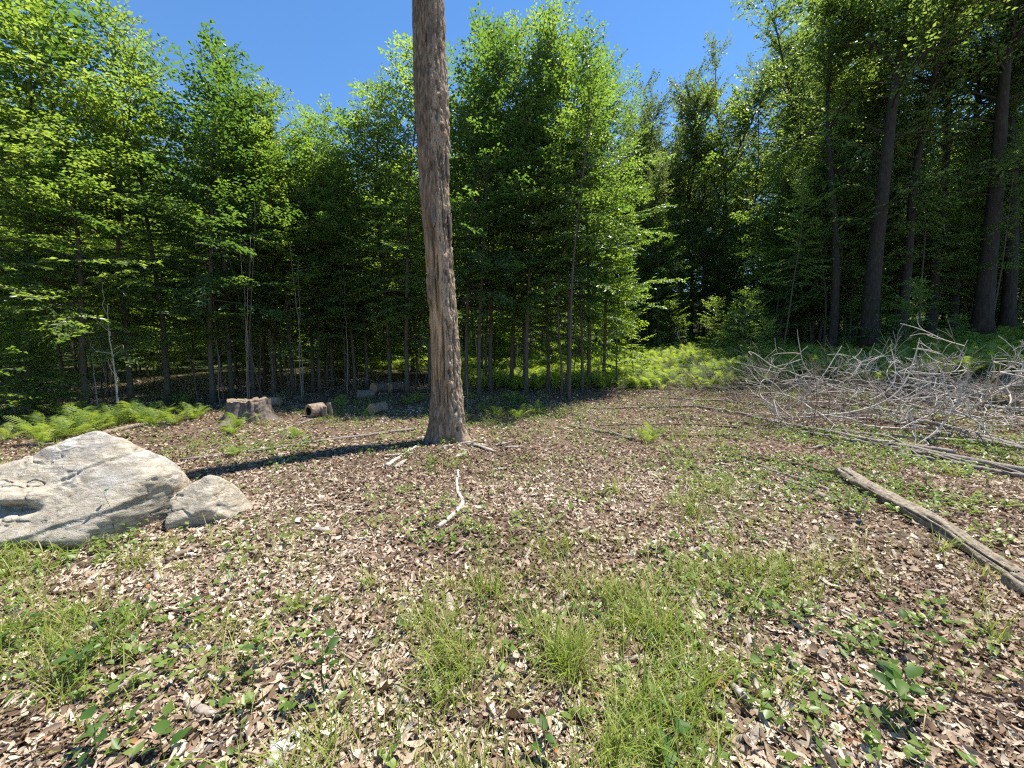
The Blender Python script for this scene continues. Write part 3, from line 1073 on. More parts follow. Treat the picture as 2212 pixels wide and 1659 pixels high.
# ------------------------------------------------------------------ boulders
def rock_mesh(planes, nu, nv, power, seed, strata, amp, cracks=(), layer_dir=(0.1, 0.25, 1.0)):
    u = np.linspace(0, 2 * math.pi, nu, endpoint=False)
    w = np.linspace(0.0, math.pi, nv)
    U, Wv = np.meshgrid(u, w)
    d = np.stack([np.sin(Wv) * np.cos(U), np.sin(Wv) * np.sin(U), np.cos(Wv)], -1).reshape(-1, 3)
    acc = 0
    for n, dist in planes:
        n = nrm(np.array(n, float))
        acc = acc + np.maximum(d @ n, 0.0) ** power / dist ** power
    r = acc ** (-1.0 / power)
    p = d * r[:, None]
    ld = nrm(np.array(layer_dir))
    h = p @ ld
    warp = fbm(p * 2.0, 3, seed) - 0.5
    lay = fbm(np.stack([p[:, 0] * 1.5, p[:, 1] * 1.5, (h + warp * 0.25) * 10], -1), 4, seed + 1) - 0.5
    low = fbm(p * 2.6, 3, seed + 2) - 0.5
    fine = fbm(p * 13, 5, seed + 3, 0.6) - 0.5
    chip = np.abs(fbm(np.stack([p[:, 0] * 3, p[:, 1] * 3, (h + warp * 0.3) * 7], -1), 3, seed + 5) - 0.5)
    dr = low * amp + lay * strata + fine * 0.03 - sstep(0.03, 0.0, chip) * 0.018
    for (c0, dirv, x0, x1, wd, dep) in cracks:
        n = nrm(np.array(dirv, float))
        s = p @ n - c0 + (fbm(p * 4, 3, seed + 7) - 0.5) * 0.10
        m = sstep(x0, x0 + 0.12, p[:, 0]) * sstep(x1, x1 - 0.18, p[:, 0]) * (d[:, 1] < 0.2)
        dr -= dep * m * np.exp(-(s / wd) ** 2)
        dr += 0.5 * dep * m * sstep(wd * 1.0, wd * 2.4, s) * sstep(wd * 7, wd * 2.5, s)
    p = d * (r + dr)[:, None]
    i = np.arange(nv - 1)[:, None] * nu
    j = np.arange(nu)[None, :]
    k = (j + 1) % nu
    f = np.stack([i + j, i + nu + j, i + nu + k, i + k], -1).reshape(-1, 4)
    mb = MB()
    mb.add(p, f)
    return mb


bp = (-4.30, 3.56, 0.20)
big_planes = [((0.02, -0.70, 0.72), 0.335), ((-0.40, -0.10, 0.91), 0.48), ((0.50, -0.05, 0.86), 0.76), ((0.90, -0.40, -0.10), 0.95), ((-1, -0.2, 0.0), 1.05), ((0, 1, 0.3), 0.50), ((0, 0, -1), 0.4), ((0.0, -0.86, -0.5), 0.58),
              ((0.3, 0.7, 0.65), 0.62), ((0.75, 0.55, 0.2), 0.95)]
o = rock_mesh(big_planes, 300, 200, 22, 36, 0.06, 0.06, cracks=[(0.12, (0.10, -0.1, 1.0), -1.0, 0.36, 0.026, 0.13), (0.03, (0.16, -0.1, 1.0), -0.75, 0.15, 0.016, 0.06), (0.14, (-0.42, -0.1, 1.0), 0.2, 1.1, 0.010, 0.02), (-0.16, (-0.3, -0.1, 1.0), 0.2, 1.1, 0.012, 0.025)]).build('boulder', M['rock'])
o.location = (bp[0], bp[1], bp[2] + g1(bp[0], bp[1]))
tag(o, 'large pale grey boulder with a sloping cracked face lying on the leaf litter', 'boulder')
sp = (-2.97, 3.62, 0.12)
small_planes = [((0.1, -0.72, 0.68), 0.20), ((-0.40, -0.1, 0.90), 0.25), ((0.80, -0.2, 0.55), 0.22), ((-0.9, -0.4, -0.1), 0.30), ((0.45, -0.85, -0.35), 0.24), ((0, 1, 0.2), 0.22), ((0, 0, -1), 0.22), ((0.1, 0.6, 0.8), 0.26)]
o = rock_mesh(small_planes, 150, 96, 20, 47, 0.03, 0.05).build('boulder', M['rock'])
o.location = (sp[0], sp[1], sp[2] + g1(sp[0], sp[1]))
o.scale = (0.80, 0.85, 1.0)
tag(o, 'smaller pale boulder leaning against the right end of the large one', 'boulder')
for k, (px, py, s) in enumerate([(605, 1365 * 0.72, 0.10), (1700 * 0.72, 1285 * 0.72, 0.08)]):
    g = ground_at(px, py)
    o = rock_mesh(small_planes, 48, 32, 12, 60 + k, 0.02, 0.05).build('flat_stone', M['rock'])
    o.scale = (s * 3.2, s * 2.6, s * 1.2)
    o.location = g
    tag(o, ('small flat pale stone in the leaves between boulder and stump', 'small pale stone beside the long pole near the dead trunk')[k], 'stone')


# ------------------------------------------------------------------ stump and cut logs
def stump():
    g = ground_at(540, 905)
    nt_, nz = 96, 44
    th = np.linspace(0, 2 * math.pi, nt_, endpoint=False)
    s = np.linspace(0, 1, nz)
    TH, S = np.meshgrid(th, s)
    TH, S = TH.ravel(), S.ravel()
    Zl = -0.15 + S * 0.58
    c, sn = np.cos(TH), np.sin(TH)
    lob = 0.6 + 0.5 * np.cos(4 * TH + 0.4) + 0.35 * np.cos(7 * TH)
    R0 = 0.37 + 0.24 * np.exp(-np.maximum(Zl + 0.02, 0) / 0.11) * np.clip(lob, 0.1, 2) + 0.05 * (1 - S)
    p = np.stack([c * 0.4, sn * 0.4, Zl], -1)
    R0 += (1 - np.abs(2 * fbm(p * np.array((15, 15, 3)), 4, 21) - 1) - 0.6) * 0.13
    jag = (fbm(np.stack([c * 4, sn * 4, 0 * c], -1), 4, 23) - 0.5) * 0.16
    v = np.stack([c * R0, sn * R0, Zl + jag * sstep(0.5, 1.0, S)], -1)
    i = np.arange(nz - 1)[:, None] * nt_
    j = np.arange(nt_)[None, :]
    k = (j + 1) % nt_
    m = MB()
    m.add(v, np.stack([i + j, i + k, i + nt_ + k, i + nt_ + j], -1).reshape(-1, 4))
    root = empty('tree_stump', g)
    m.build('bark', M['snag_bark'], root)
    top = v[(nz - 1) * nt_:]
    mt = MB()
    ring = [top * np.array((q, q, 1)) - np.array((0, 0, 0 if q == 1 else 0.015 + 0.03 * (1 - q))) + rng.normal(0, 0 if q == 1 else 0.012, top.shape) for q in (1.0, 0.66, 0.33)]
    vv = np.concatenate(ring + [np.array([[0, 0, top[:, 2].mean() - 0.05]])])
    jj = np.arange(nt_)
    kk = (jj + 1) % nt_
    fs = [np.stack([a * nt_ + jj, a * nt_ + kk, (a + 1) * nt_ + kk, (a + 1) * nt_ + jj], -1) for a in range(2)]
    mt.add(vv, np.concatenate(fs))
    mt.add(np.zeros((0, 3)), np.stack([2 * nt_ + jj, 2 * nt_ + kk, np.full(nt_, 3 * nt_)], -1) - mt.n)
    mt.build('cut_face', M['log_bark'], root)
    tag(root, 'wide weathered tree stump with flaring roots beside the fern patch', 'stump')


stump()


def log_round(px, py, rad, length, rz, hollow, label, tilt=0.0, up=False):
    g = ground_at(px, py)
    root = empty('cut_log', (g[0], g[1], g[2] + (0 if up else rad * 0.93)), rz)
    n, m = 40, 16
    th = np.linspace(0, 2 * math.pi, n, endpoint=False)
    xsn = np.linspace(-length / 2, length / 2, m)
    TH, XX = np.meshgrid(th, xsn)
    TH, XX = TH.ravel(), XX.ravel()
    p = np.stack([XX, np.cos(TH) * rad, np.sin(TH) * rad], -1)
    sd = int(px)
    rr = rad * (1 + (fbm(p * np.array((4, 22, 22)), 3, sd) - 0.5) * 0.34 + (vnoise(p * 5, sd) - 0.5) * 0.14)
    v = np.stack([XX, np.cos(TH) * rr, np.sin(TH) * rr], -1)
    i = np.arange(m - 1)[:, None] * n
    j = np.arange(n)[None, :]
    k = (j + 1) % n
    a = MB()
    a.add(v, np.stack([i + j, i + k, i + n + k, i + n + j], -1).reshape(-1, 4))
    a.build('bark', M['log_bark' if py > 870 else 'snag_bark'], root)
    jj = np.arange(n)
    kk = (jj + 1) % n
    for end in (0, m - 1):
        ring = v[end * n:(end + 1) * n]
        x = ring[0, 0]
        sg = -1 if end == 0 else 1
        e = MB()
        inner = ring * np.array((1, 0.62, 0.62)) if hollow else ring * np.array((1, 0.3, 0.3))
        e.add(np.concatenate([ring, inner]), np.stack([jj, kk, kk + n, jj + n], -1))
        if not hollow:
            e.add(np.array([[x + sg * 0.004, 0, 0]]), np.stack([jj + n, kk + n, np.full(n, 2 * n)], -1) - e.n)
        e.build('cut_end', M['end'], root)
    if hollow:
        e = MB()
        a0, a1 = v[:n] * np.array((1, 0.62, 0.62)), v[-n:] * np.array((1, 0.62, 0.62))
        e.add(np.concatenate([a0, a1]), np.stack([jj, jj + n, kk + n, kk], -1))
        e.build('hollow', M['rot'], root)
    if up:
        root.rotation_euler = (0, -math.pi / 2 + tilt, rz)
        root.location = (g[0], g[1], g[2] + length / 2 - 0.02)
    tag(root, label, 'log', 'cut logs behind the stump')


log_round(683, 899, 0.155, 0.36, R_(60), True, 'hollow cut log round lying on its side with a dark open end')
log_round(817, 893, 0.135, 0.42, R_(62), False, 'short solid cut log with reddish end between hollow log and dead trunk')
log_round(790, 862, 0.14, 0.45, R_(30), False, 'shaded cut log behind the short solid log, lying in dark grass')
log_round(820, 848, 0.17, 0.5, R_(58), False, 'shaded cut log at the very back of the log group')
log_round(855, 846, 0.17, 0.5, R_(50), False, 'shaded cut log at the back, next to the dead trunk')
log_round(588, 878, 0.13, 0.42, R_(5), False, 'pale split log lying right behind the stump')
log_round(702, 903, 0.048, 0.30, 0, False, 'small upright branch offcut in front of the hollow log', tilt=0.08, up=True)
log_round(714, 901, 0.050, 0.36, 0, False, 'small leaning branch offcut against the right of the hollow log', tilt=-0.16, up=True)


# ------------------------------------------------------------------ fallen log, poles, sticks, bark chips
def lying(name, pix, r0, r1, mat, label, cat, group=None, sides=8, n=24, lift=0.6, wob=0.01, rough=0.05, twigs=0, sag=None):
    P = np.array([ground_at(*q) for q in pix])
    P = resample(P, n)
    P[:, 2] = gz(P[:, 0], P[:, 1])
    t = np.linspace(0, 1, n)
    rad = r0 + (r1 - r0) * t
    # a stiff stick does not follow every bump: smooth its height, then rest it on the highest bumps
    line = P[0, 2] + (P[-1, 2] - P[0, 2]) * t
    zz = line + 0.25 * (P[:, 2] - line)
    P[:, 2] = zz + max(0.0, float((P[:, 2] - zz).max()) * 0.55) + rad * lift
    P[1:-1] += rng.normal(0, wob, (n - 2, 3)) * np.array((1, 1, 0.5))
    o0 = P.mean(0)
    m = MB()
    tube(m, P - o0, rad, sides, rough=rough)
    r = np.random.default_rng(int(abs(pix[0][0] * 7 + pix[0][1])))
    for b in range(twigs):
        tt = r.uniform(0.15, 0.98)
        o = np.array([np.interp(tt, t, (P - o0)[:, c]) for c in range(3)])
        d = nrm((P[-1] - P[0]) * (1 if r1 < r0 else -1))
        az = math.atan2(d[1], d[0]) + r.choice([-1, 1]) * r.uniform(0.3, 0.9)
        el = r.uniform(-0.02, 0.5)
        L = r.uniform(0.25, 0.9)
        Q = [o]
        for k in range(5):
            az += r.normal(0, 0.2)
            el += r.normal(-0.03, 0.15)
            Q.append(Q[-1] + L / 5 * np.array((math.cos(az) * math.cos(el), math.sin(az) * math.cos(el), math.sin(el))))
        tube(m, Q, np.linspace(max(min(r0, r1) * 0.6, 0.004), 0.0015, 6), 4, cap=False)
    o = m.build(name, mat)
    o.location = o0
    tag(o, label, cat, group)
    return o


def rough_log(pix, r0, r1, label):
    """the rotting log at the right: lumpy, split along its length, with slabs of bark lost"""
    P = resample(np.array([ground_at(*q) for q in pix]), 120)
    P[:, 2] = gz(P[:, 0], P[:, 1])
    n, sides = len(P), 56
    t = np.linspace(0, 1, n)
    rad = r0 + (r1 - r0) * t
    P[:, 2] = np.convolve(np.pad(P[:, 2], 10, 'edge'), np.ones(21) / 21, 'valid') + rad * 0.62
    o0 = P.mean(0)
    tan = nrm(np.gradient(P, axis=0))
    a = nrm(np.cross(tan, np.array((0, 0, 1.0))))
    b = np.cross(a, tan)
    th = np.linspace(0, 2 * math.pi, sides, endpoint=False)
    T, TH = np.meshgrid(np.arange(n), th, indexing='ij')
    sdist = t[T] * np.linalg.norm(P[-1] - P[0])
    q = np.stack([np.cos(TH) * 0.1, np.sin(TH) * 0.1, sdist], -1).reshape(-1, 3)
    fib = fbm(q * np.array((60, 60, 3)), 4, 71).reshape(T.shape)
    low = fbm(q * np.array((10, 10, 2.0)), 3, 72).reshape(T.shape)
    crk = sstep(0.58, 0.66, fbm(q * np.array((34, 34, 1.4)), 3, 73)).reshape(T.shape)
    rr = rad[T] * (1 + (fib - 0.5) * 0.5 + (low - 0.5) * 0.9 - crk * 0.30) * (1 - 0.28 * np.clip(np.sin(TH), 0, 1) ** 2)
    v = (P - o0)[T] + rr[..., None] * (np.cos(TH)[..., None] * a[T] + np.sin(TH)[..., None] * b[T])
    v = v.reshape(-1, 3)
    i = np.arange(n - 1)[:, None] * sides
    j = np.arange(sides)[None, :]
    k = (j + 1) % sides
    m = MB()
    m.add(v, np.stack([i + j, i + sides + j, i + sides + k, i + k], -1).reshape(-1, 4))
    me_root = empty('fallen_log', o0)
    me = m.mesh('log_body', M['rot_log'])
    vattr(me, 'bark', np.clip((low.reshape(-1) - 0.55) * 4, 0, 0.7))
    vattr(me, 'crumb', np.clip((fib.reshape(-1) - 0.25) * 3, 0, 1))
    obj('log_body', me, me_root)
    for e, sg in ((0, -1), (n - 1, 1)):
        mm = MB()
        ring = v[e * sides:(e + 1) * sides]
        jj = np.arange(sides)
        mm.add(np.concatenate([ring, ring.mean(0)[None] + sg * tan[e] * 0.01]), np.stack([jj, (jj + 1) % sides, np.full(sides, sides)], -1))
        mm.build('broken_end', M['rot'], me_root)
    tag(me_root, label, 'log')


rough_log([(1822, 1030), (1930, 1092), (2060, 1168), (2200, 1262)], 0.090, 0.072, 'long rotting split log lying on the leaf litter at the right')
rough_log([(2196, 1268), (2250, 1300), (2330, 1350)], 0.075, 0.075, 'short grey log end butting on the rotting log at the right edge')
rough_log([(1700, 1046), (1760, 1068), (1812, 1090)], 0.050, 0.035, 'short thick dead branch piece left of the rotting log')
lying('fallen_stick', [(1604, 999), (1700, 1030), (1815, 1072)], 0.026, 0.020, M['grey_branch'], 'straight grey stick ending at the upper end of the rotting log', 'stick', 'sticks on the ground')
lying('fallen_pole', [(392, 997), (560, 975), (740, 948), (900, 929)], 0.020, 0.032, M['grey_branch'], 'long thin pale pole lying from the boulder to the dead trunk', 'pole', wob=0.006)
lying('fallen_log', [(205, 945), (270, 928), (330, 919), (380, 916)], 0.045, 0.06, M['log_bark'], 'curved barky branch lying behind the big boulder under ferns', 'branch', n=20, rough=0.1)
lying('fallen_stick', [(60, 964), (180, 962)], 0.03, 0.025, M['log_bark'], 'short stick behind the left end of the big boulder', 'stick', 'sticks on the ground')
lying('fallen_stick', [(590, 938), (650, 916), (672, 908)], 0.03, 0.02, M['grey_branch'], 'grey forked stick on the slope in front of the stump', 'stick', 'sticks on the ground', twigs=2)
lying('bleached_branch', [(990, 1017), (986, 1050), (992, 1074), (1004, 1089), (974, 1120), (946, 1143)], 0.014, 0.024, M['white_branch'], 'bent bleached white branch on the litter in front of the dead trunk', 'branch', n=26, wob=0.004, rough=0.12)
lying('fallen_stick', [(835, 1010), (870, 985), (905, 962)], 0.03, 0.018, M['white_branch'], 'pale root-like stick in the shadow left of the trunk base', 'stick', 'sticks on the ground')
lying('fallen_stick', [(1745, 995), (1850, 985), (1900, 990)], 0.014, 0.01, M['grey_branch'], 'thin crooked stick above the rotting log', 'stick', 'sticks on the ground')
lying('fallen_stick', [(1745, 970), (1790, 962), (1850, 960)], 0.02, 0.016, M['grey_branch'], 'curved brown stick in the litter right of the dead trunk', 'stick', 'sticks on the ground')
lying('fallen_stick', [(1590, 1622), (1625, 1594), (1648, 1576)], 0.013, 0.015, M['grey_branch'], 'short thick grey stick at the lower right of the grass', 'stick', 'sticks on the ground')
lying('fallen_stick', [(1655, 1590), (1760, 1612), (1890, 1652)], 0.008, 0.013, M['grey_branch'], 'long grey stick slanting along the bottom right', 'stick', 'sticks on the ground')
lying('fallen_stick', [(1055, 1648), (1160, 1640), (1320, 1655)], 0.007, 0.006, M['brown_branch'], 'thin brown twig across the bottom middle edge', 'stick', 'sticks on the ground', twigs=2)
lying('fallen_stick', [(360, 1215), (430, 1180), (470, 1165)], 0.025, 0.018, M['log_bark'], 'brown stick on the litter below the small boulder', 'stick', 'sticks on the ground')
lying('fallen_stick', [(395, 1640), (520, 1590), (640, 1530)], 0.010, 0.007, M['grey_branch'], 'thin grey stick slanting through grass at the lower left', 'stick', 'sticks on the ground')
lying('fallen_stick', [(585, 1650), (620, 1620), (660, 1588)], 0.028, 0.022, M['white_branch'], 'lichen-white chunk of branch at the bottom left of the grass', 'stick', 'sticks on the ground', rough=0.2)
lying('fallen_stick', [(1420, 1050), (1540, 1100), (1700, 1160)], 0.006, 0.004, M['brown_branch'], 'very thin brown stick crossing the middle of the clearing', 'stick', 'sticks on the ground')
lying('fallen_stick', [(1720, 1200), (1770, 1165), (1835, 1150)], 0.010, 0.007, M['grey_branch'], 'thin grey twig beside the leafy clump at the rotting log', 'stick', 'sticks on the ground', twigs=3)
lying('fallen_stick', [(560, 1030), (640, 1012), (760, 985)], 0.010, 0.008, M['grey_branch'], 'thin twig lying beside the shadow of the dead trunk', 'stick', 'sticks on the ground')

poles = [((1625, 905), (1900, 960), (2230, 1030), 0.02, 0.035), ((1728, 838), (1960, 905), (2240, 985), 0.018, 0.034), ((1740, 928), (1990, 952), (2240, 968), 0.018, 0.026), ((1728, 936), (1900, 965), (2110, 1008), 0.018, 0.024),
         ((1892, 962), (1980, 972), (2060, 986), 0.03, 0.034), ((1911, 859), (2050, 872), (2240, 902), 0.03, 0.042), ((1229, 922), (1300, 936), (1372, 952), 0.016, 0.02), ((1275, 884), (1390, 882), (1497, 879), 0.012, 0.02),
         ((1497, 879), (1600, 896), (1719, 926), 0.018, 0.026), ((1379, 944), (1490, 944), (1606, 944), 0.014, 0.016), ((1560, 985), (1700, 1000), (1860, 1040), 0.012, 0.016), ((1940, 985), (2080, 1010), (2240, 1042), 0.02, 0.026),
         ((1290, 920), (1450, 918), (1600, 925), 0.01, 0.014), ((1420, 860), (1560, 868), (1700, 880), 0.014, 0.018), ((1560, 850), (1700, 866), (1860, 900), 0.014, 0.02), ((2000, 935), (2120, 955), (2240, 985), 0.02, 0.03),
         ((1450, 905), (1600, 915), (1800, 940), 0.012, 0.016), ((1700, 800 + 85), (1850, 905), (2020, 930), 0.014, 0.02)]
PL = ['long thin straight pole sloping down through the green weeds, nearest the middle', 'long straight pole running from the brush pile tip to the right edge', 'nearly level thin pole across the weeds below the brush pile', 'thin pole lying close under the level pole in the weeds',
      'short thick pole segment in the weeds below the brush pile', 'thickest bare bough lying through the bleached branches', 'dark thin stick on open litter right of the dead trunk', 'straight thin pole at the upper edge of the open litter',
      'thin pole continuing right of the one at the upper litter edge', 'thin level stick in the middle of the open litter', 'thin pole just above the straight grey stick', 'pole at the right edge under the long sloping poles',
      'very thin level twig across the litter right of the trunk', 'thin pole at the left tip of the brush pile', 'brown pole under the fine twigs of the brush pile', 'pole in weeds at the right edge, beside the sloping pole',
      'thin brown pole in front of the left brush tip', 'thin pole half hidden under the brown brush twigs']
for (a, b, c, r0, r1), lb in zip(poles, PL):
    lying('fallen_pole', [a, b, c], r0 * 1.35, r1 * 1.35, M['grey_branch'] if r1 > 0.017 else M['brown_branch'], lb, 'pole', 'fallen poles around the brush pile', wob=0.012, twigs=5, lift=1.2)


def bark_chip(px, py, L, Wd, rz, label):
    g = ground_at(px, py)
    r = np.random.default_rng(int(px * 3 + py))
    nu, nv = 5, 12
    U, V = np.meshgrid(np.linspace(-1, 1, nu), np.linspace(0, 1, nv))
    U, V = U.ravel(), V.ravel()
    wv = Wd * (np.sin(np.clip(V, 0.03, 0.97) * math.pi) ** 0.4) * (1 + (vnoise(np.stack([V * 6, V * 0, V * 0 + px], -1), 3) - 0.5) * 0.7)
    bend = r.normal(0, 0.12)
    top = np.stack([(V - 0.5) * L, U * wv / 2 + bend * (V - 0.5) ** 2 * L, 0.02 + wv * 0.3 * (1 - U * U) + r.normal(0, 0.003, U.shape) + r.uniform(0, 0.06) * V * L], -1)
    bot = top - np.array((0, 0, 0.014))
    i = (np.arange(nv - 1)[:, None] * nu + np.arange(nu - 1)[None, :]).reshape(-1)
    f1 = np.stack([i, i + 1, i + nu + 1, i + nu], -1)
    n0 = nu * nv
    b = np.concatenate([np.arange(nu), np.arange(2 * nu - 1, n0, nu), np.arange(n0 - 2, n0 - nu - 1, -1), np.arange(n0 - 2 * nu, 0, -nu)])
    bn = np.roll(b, -1)
    m = MB()
    m.add(np.concatenate([top, bot]), np.concatenate([f1, f1[:, ::-1] + n0, np.stack([b, b + n0, bn + n0, bn], -1)]))
    o = m.build('bark_chip', M['bark_chip'])
    o.location = (g[0], g[1], g[2])
    o.rotation_euler = (r.normal(0, 0.12), r.normal(0, 0.1), rz)
    tag(o, label, 'bark', 'fallen bark pieces')


r3 = np.random.default_rng(3)
for k, (px, py, L, Wd, rz) in enumerate([(1030, 965, 0.42, 0.09, -0.5), (1052, 972, 0.5, 0.08, -0.75), (1010, 958, 0.35, 0.06, 0.2), (995, 985, 0.3, 0.07, 1.1), (1085, 962, 0.36, 0.05, -0.2), (1000, 975, 0.4, 0.05, 2.2), (865, 1005, 0.3, 0.08, 1.2),
                                         (862, 985, 0.45, 0.05, 0.6), (1110, 968, 0.3, 0.05, 0.3), (960, 968, 0.3, 0.05, 0.1)]):
    bark_chip(px, py, L, Wd, rz, 'pale strip of fallen bark at the foot of the dead trunk, %s of ten' % ORD[k])
for k in range(46):
    px, py = r3.uniform(80, 2150), r3.uniform(960, 1560)
    if py < 1180 and px < 520:
        continue
    sc = 0.6
    bark_chip(px, py, r3.uniform(0.08, 0.24), r3.uniform(0.02, 0.055), r3.uniform(-3, 3), 'small pale chip of bark or wood scattered on the leaf litter')


# ------------------------------------------------------------------ brush pile of bare branches
def brush_mesh(seed, L, r0, curl, nside, arch, mat, rmin=0.0028, bow=0.0):
    r = np.random.default_rng(seed)
    m = MB()

    def grow(p, az, el, L, r0, depth, ns):
        Q = [np.array(p, float)]
        a, e = az, el
        b1, b2 = r.normal(0, bow), r.normal(0, bow * 0.6)
        for k in range(ns):
            a += r.normal(b1, curl)
            e += r.normal(b2 - arch, curl * 0.7)
            Q.append(Q[-1] + L / ns * np.array((math.cos(a) * math.cos(e), math.sin(a) * math.cos(e), math.sin(e))))
        Q = np.array(Q)
        Q = resample(Q, ns * 2 + 1)
        tube(m, Q, np.linspace(r0, max(r0 * 0.3, rmin), len(Q)), 5 if depth == 0 else 4, cap=False)
        if depth < 2:
            for b in range(nside if depth == 0 else 3):
                t = r.uniform(0.2, 0.97)
                i = int(t * (len(Q) - 1))
                grow(Q[i], az + r.choice([-1, 1]) * r.uniform(0.3, 0.95), el + r.normal(0.15, 0.4), L * r.uniform(0.25, 0.5) * (1 if depth == 0 else 0.8), r0 * 0.55, depth + 1, max(4, ns - 3))
    grow((0, 0, 0), 0, R_(r.uniform(2, 22)), L, r0, 0, 9)
    return m.mesh('branch', mat)


curly = [brush_mesh(500 + k, 2.4, 0.020, 0.20, 6, 0.03, M['white_branch'], 0.006, 0.22) for k in range(8)]
fine = [brush_mesh(520 + k, 2.4, 0.011, 0.14, 9, 0.04, M['grey_branch'] if k % 2 else M['brown_branch']) for k in range(6)]
r4 = np.random.default_rng(44)
for k in range(62):
    px, py = (r4.uniform(1860, 2330) if k % 4 else r4.uniform(1640, 1900)), r4.uniform(846, 925)
    g = ground_at(px, py)
    o = obj('bleached_branch', curly[k % 8])
    o.location = (g[0], g[1], g[2] + r4.uniform(0.02, 0.22))
    o.rotation_euler = (r4.uniform(-0.9, 0.9), r4.normal(0.09, 0.09), math.pi + r4.normal(0.0, 0.75) if r4.random() < 0.8 else r4.normal(0, 0.7))
    s = r4.uniform(0.65, 1.1)
    o.scale = (s, s, s)
    tag(o, 'bleached curling bare branch tangled in the pale right half of the brush pile', 'branch', 'bleached branches of the brush pile')
for k in range(62):
    px, py = r4.uniform(1560, 2150), r4.uniform(838, 930)
    if py > 905 and px < 1800:
        continue
    g = ground_at(px, py)
    o = obj('brush_branch', fine[k % 6])
    o.location = (g[0], g[1], g[2] + r4.uniform(0.0, 0.22))
    o.rotation_euler = (r4.uniform(-0.8, 0.8), r4.normal(0.0, 0.10), math.pi + r4.normal(-0.12, 0.4))
    s = r4.uniform(0.7, 1.25)
    o.scale = (s, s, s)
    tag(o, 'fine straight twiggy branch in the brown left half of the brush pile', 'branch', 'twiggy branches of the brush pile')
for k in range(14):
    px, py = r4.uniform(1230, 1600), r4.uniform(835, 880)
    g = ground_at(px, py)
    o = obj('brush_branch', fine[k % 6])
    o.location = (g[0], g[1], g[2] + 0.02)
    o.rotation_euler = (r4.uniform(-0.8, 0.8), r4.normal(0.0, 0.08), r4.uniform(0, 6.28))
    o.scale = (0.6, 0.6, 0.6)
    tag(o, 'fine dead twiggy branch lying at the fern edge left of the brush pile', 'branch', 'twiggy branches at the fern edge')
for k in range(16):
    px, py = r4.uniform(220, 880), r4.uniform(838, 862)
    g = ground_at(px, py)
    o = obj('brush_branch', fine[k % 6])
    o.location = (g[0], g[1], g[2] + 0.02)
    o.rotation_euler = (r4.uniform(-0.8, 0.8), r4.normal(-0.05, 0.1), r4.uniform(0, 6.28))
    o.scale = (0.7, 0.7, 0.7)
    tag(o, 'dead twiggy branch on the dark ground under the stand left of the trunk', 'branch', 'dead branches under the stand')


# ------------------------------------------------------------------ ferns
def frond_geo(seed, L=0.55, pairs=14):
    r = np.random.default_rng(seed)
    m = MB()
    t = np.linspace(0, 1, 12)
    arch = r.uniform(0.5, 0.9)
    P = np.stack([L * (t - 0.22 * t * t), 0.03 * np.sin(t * 3 + seed), L * (arch * t - arch * 0.62 * t ** 2.2)], -1)
    tube(m, P, np.linspace(0.0035, 0.001, 12), 3, rnd=0.3, cap=False)
    for k in range(pairs):
        u = 0.14 + 0.85 * k / (pairs - 1)
        o = np.array([np.interp(u, t, P[:, c]) for c in range(3)])
        d = nrm(np.array([np.interp(min(u + 0.05, 1), t, P[:, c]) - np.interp(u - 0.05, t, P[:, c]) for c in range(3)]))
        pl = L * 0.24 * math.sin(min(1, (1.05 - u) * 1.25 + 0.04) * math.pi * 0.62) ** 0.9 + 0.006
        for sg in (-1, 1):
            sd = nrm(np.cross(d, np.array((0, 0, 1.0)))) * sg
            ax = nrm(sd + d * 0.35 + np.array((0, 0, r.normal(-0.12, 0.08))))
            wv = nrm(d - ax * np.dot(d, ax))
            w = pl * 0.16
            nseg = 4
            q = np.linspace(0, 1, nseg + 1)
            # toothed pinna: alternating wide and narrow points
            wid = w * (1 - q) * np.array((0.7, 1.1, 0.8, 1.0, 0.0))[:nseg + 1] + 0.0
            c = o + ax * (pl * q)[:, None] + np.array((0, 0, -1.0)) * (pl * 0.25 * q ** 2)[:, None]
            v = np.concatenate([c[:-1] + wv * wid[:-1, None] * 0.6, c[:-1] - wv * wid[:-1, None] * 0.6, c[-1:]])
            n = nseg
            i = np.arange(n - 1)
            m.add(v, np.stack([i, i + 1, i + 1 + n, i + n], -1), r.uniform(0.1, 1.0))
            m.add(np.zeros((0, 3)), np.array([[n - 1, 2 * n, 2 * n - 1]]) - 2 * n - 1, 0.6)
    return m


frond_m = [frond_geo(600 + k, L=(0.5, 0.56, 0.62, 0.46)[k]) for k in range(4)]
fronds = [f.mesh('frond', M['fern'], smooth=False) for f in frond_m]


def fern(px, py, size, nf, label, group):
    g = ground_at(px, py)
    root = empty('fern', g, r4.random() * 6.28)
    root.scale = (size,) * 3
    for k in range(nf):
        o = obj('frond', fronds[int(r4.integers(0, 4))], root)
        s = r4.uniform(0.7, 1.1)
        o.rotation_euler = (r4.normal(0, 0.12), r4.uniform(-0.75, -0.1), k * 6.283 / nf + r4.normal(0, 0.25))
        o.scale = (s, s, s)
    tag(root, label, 'fern', group)


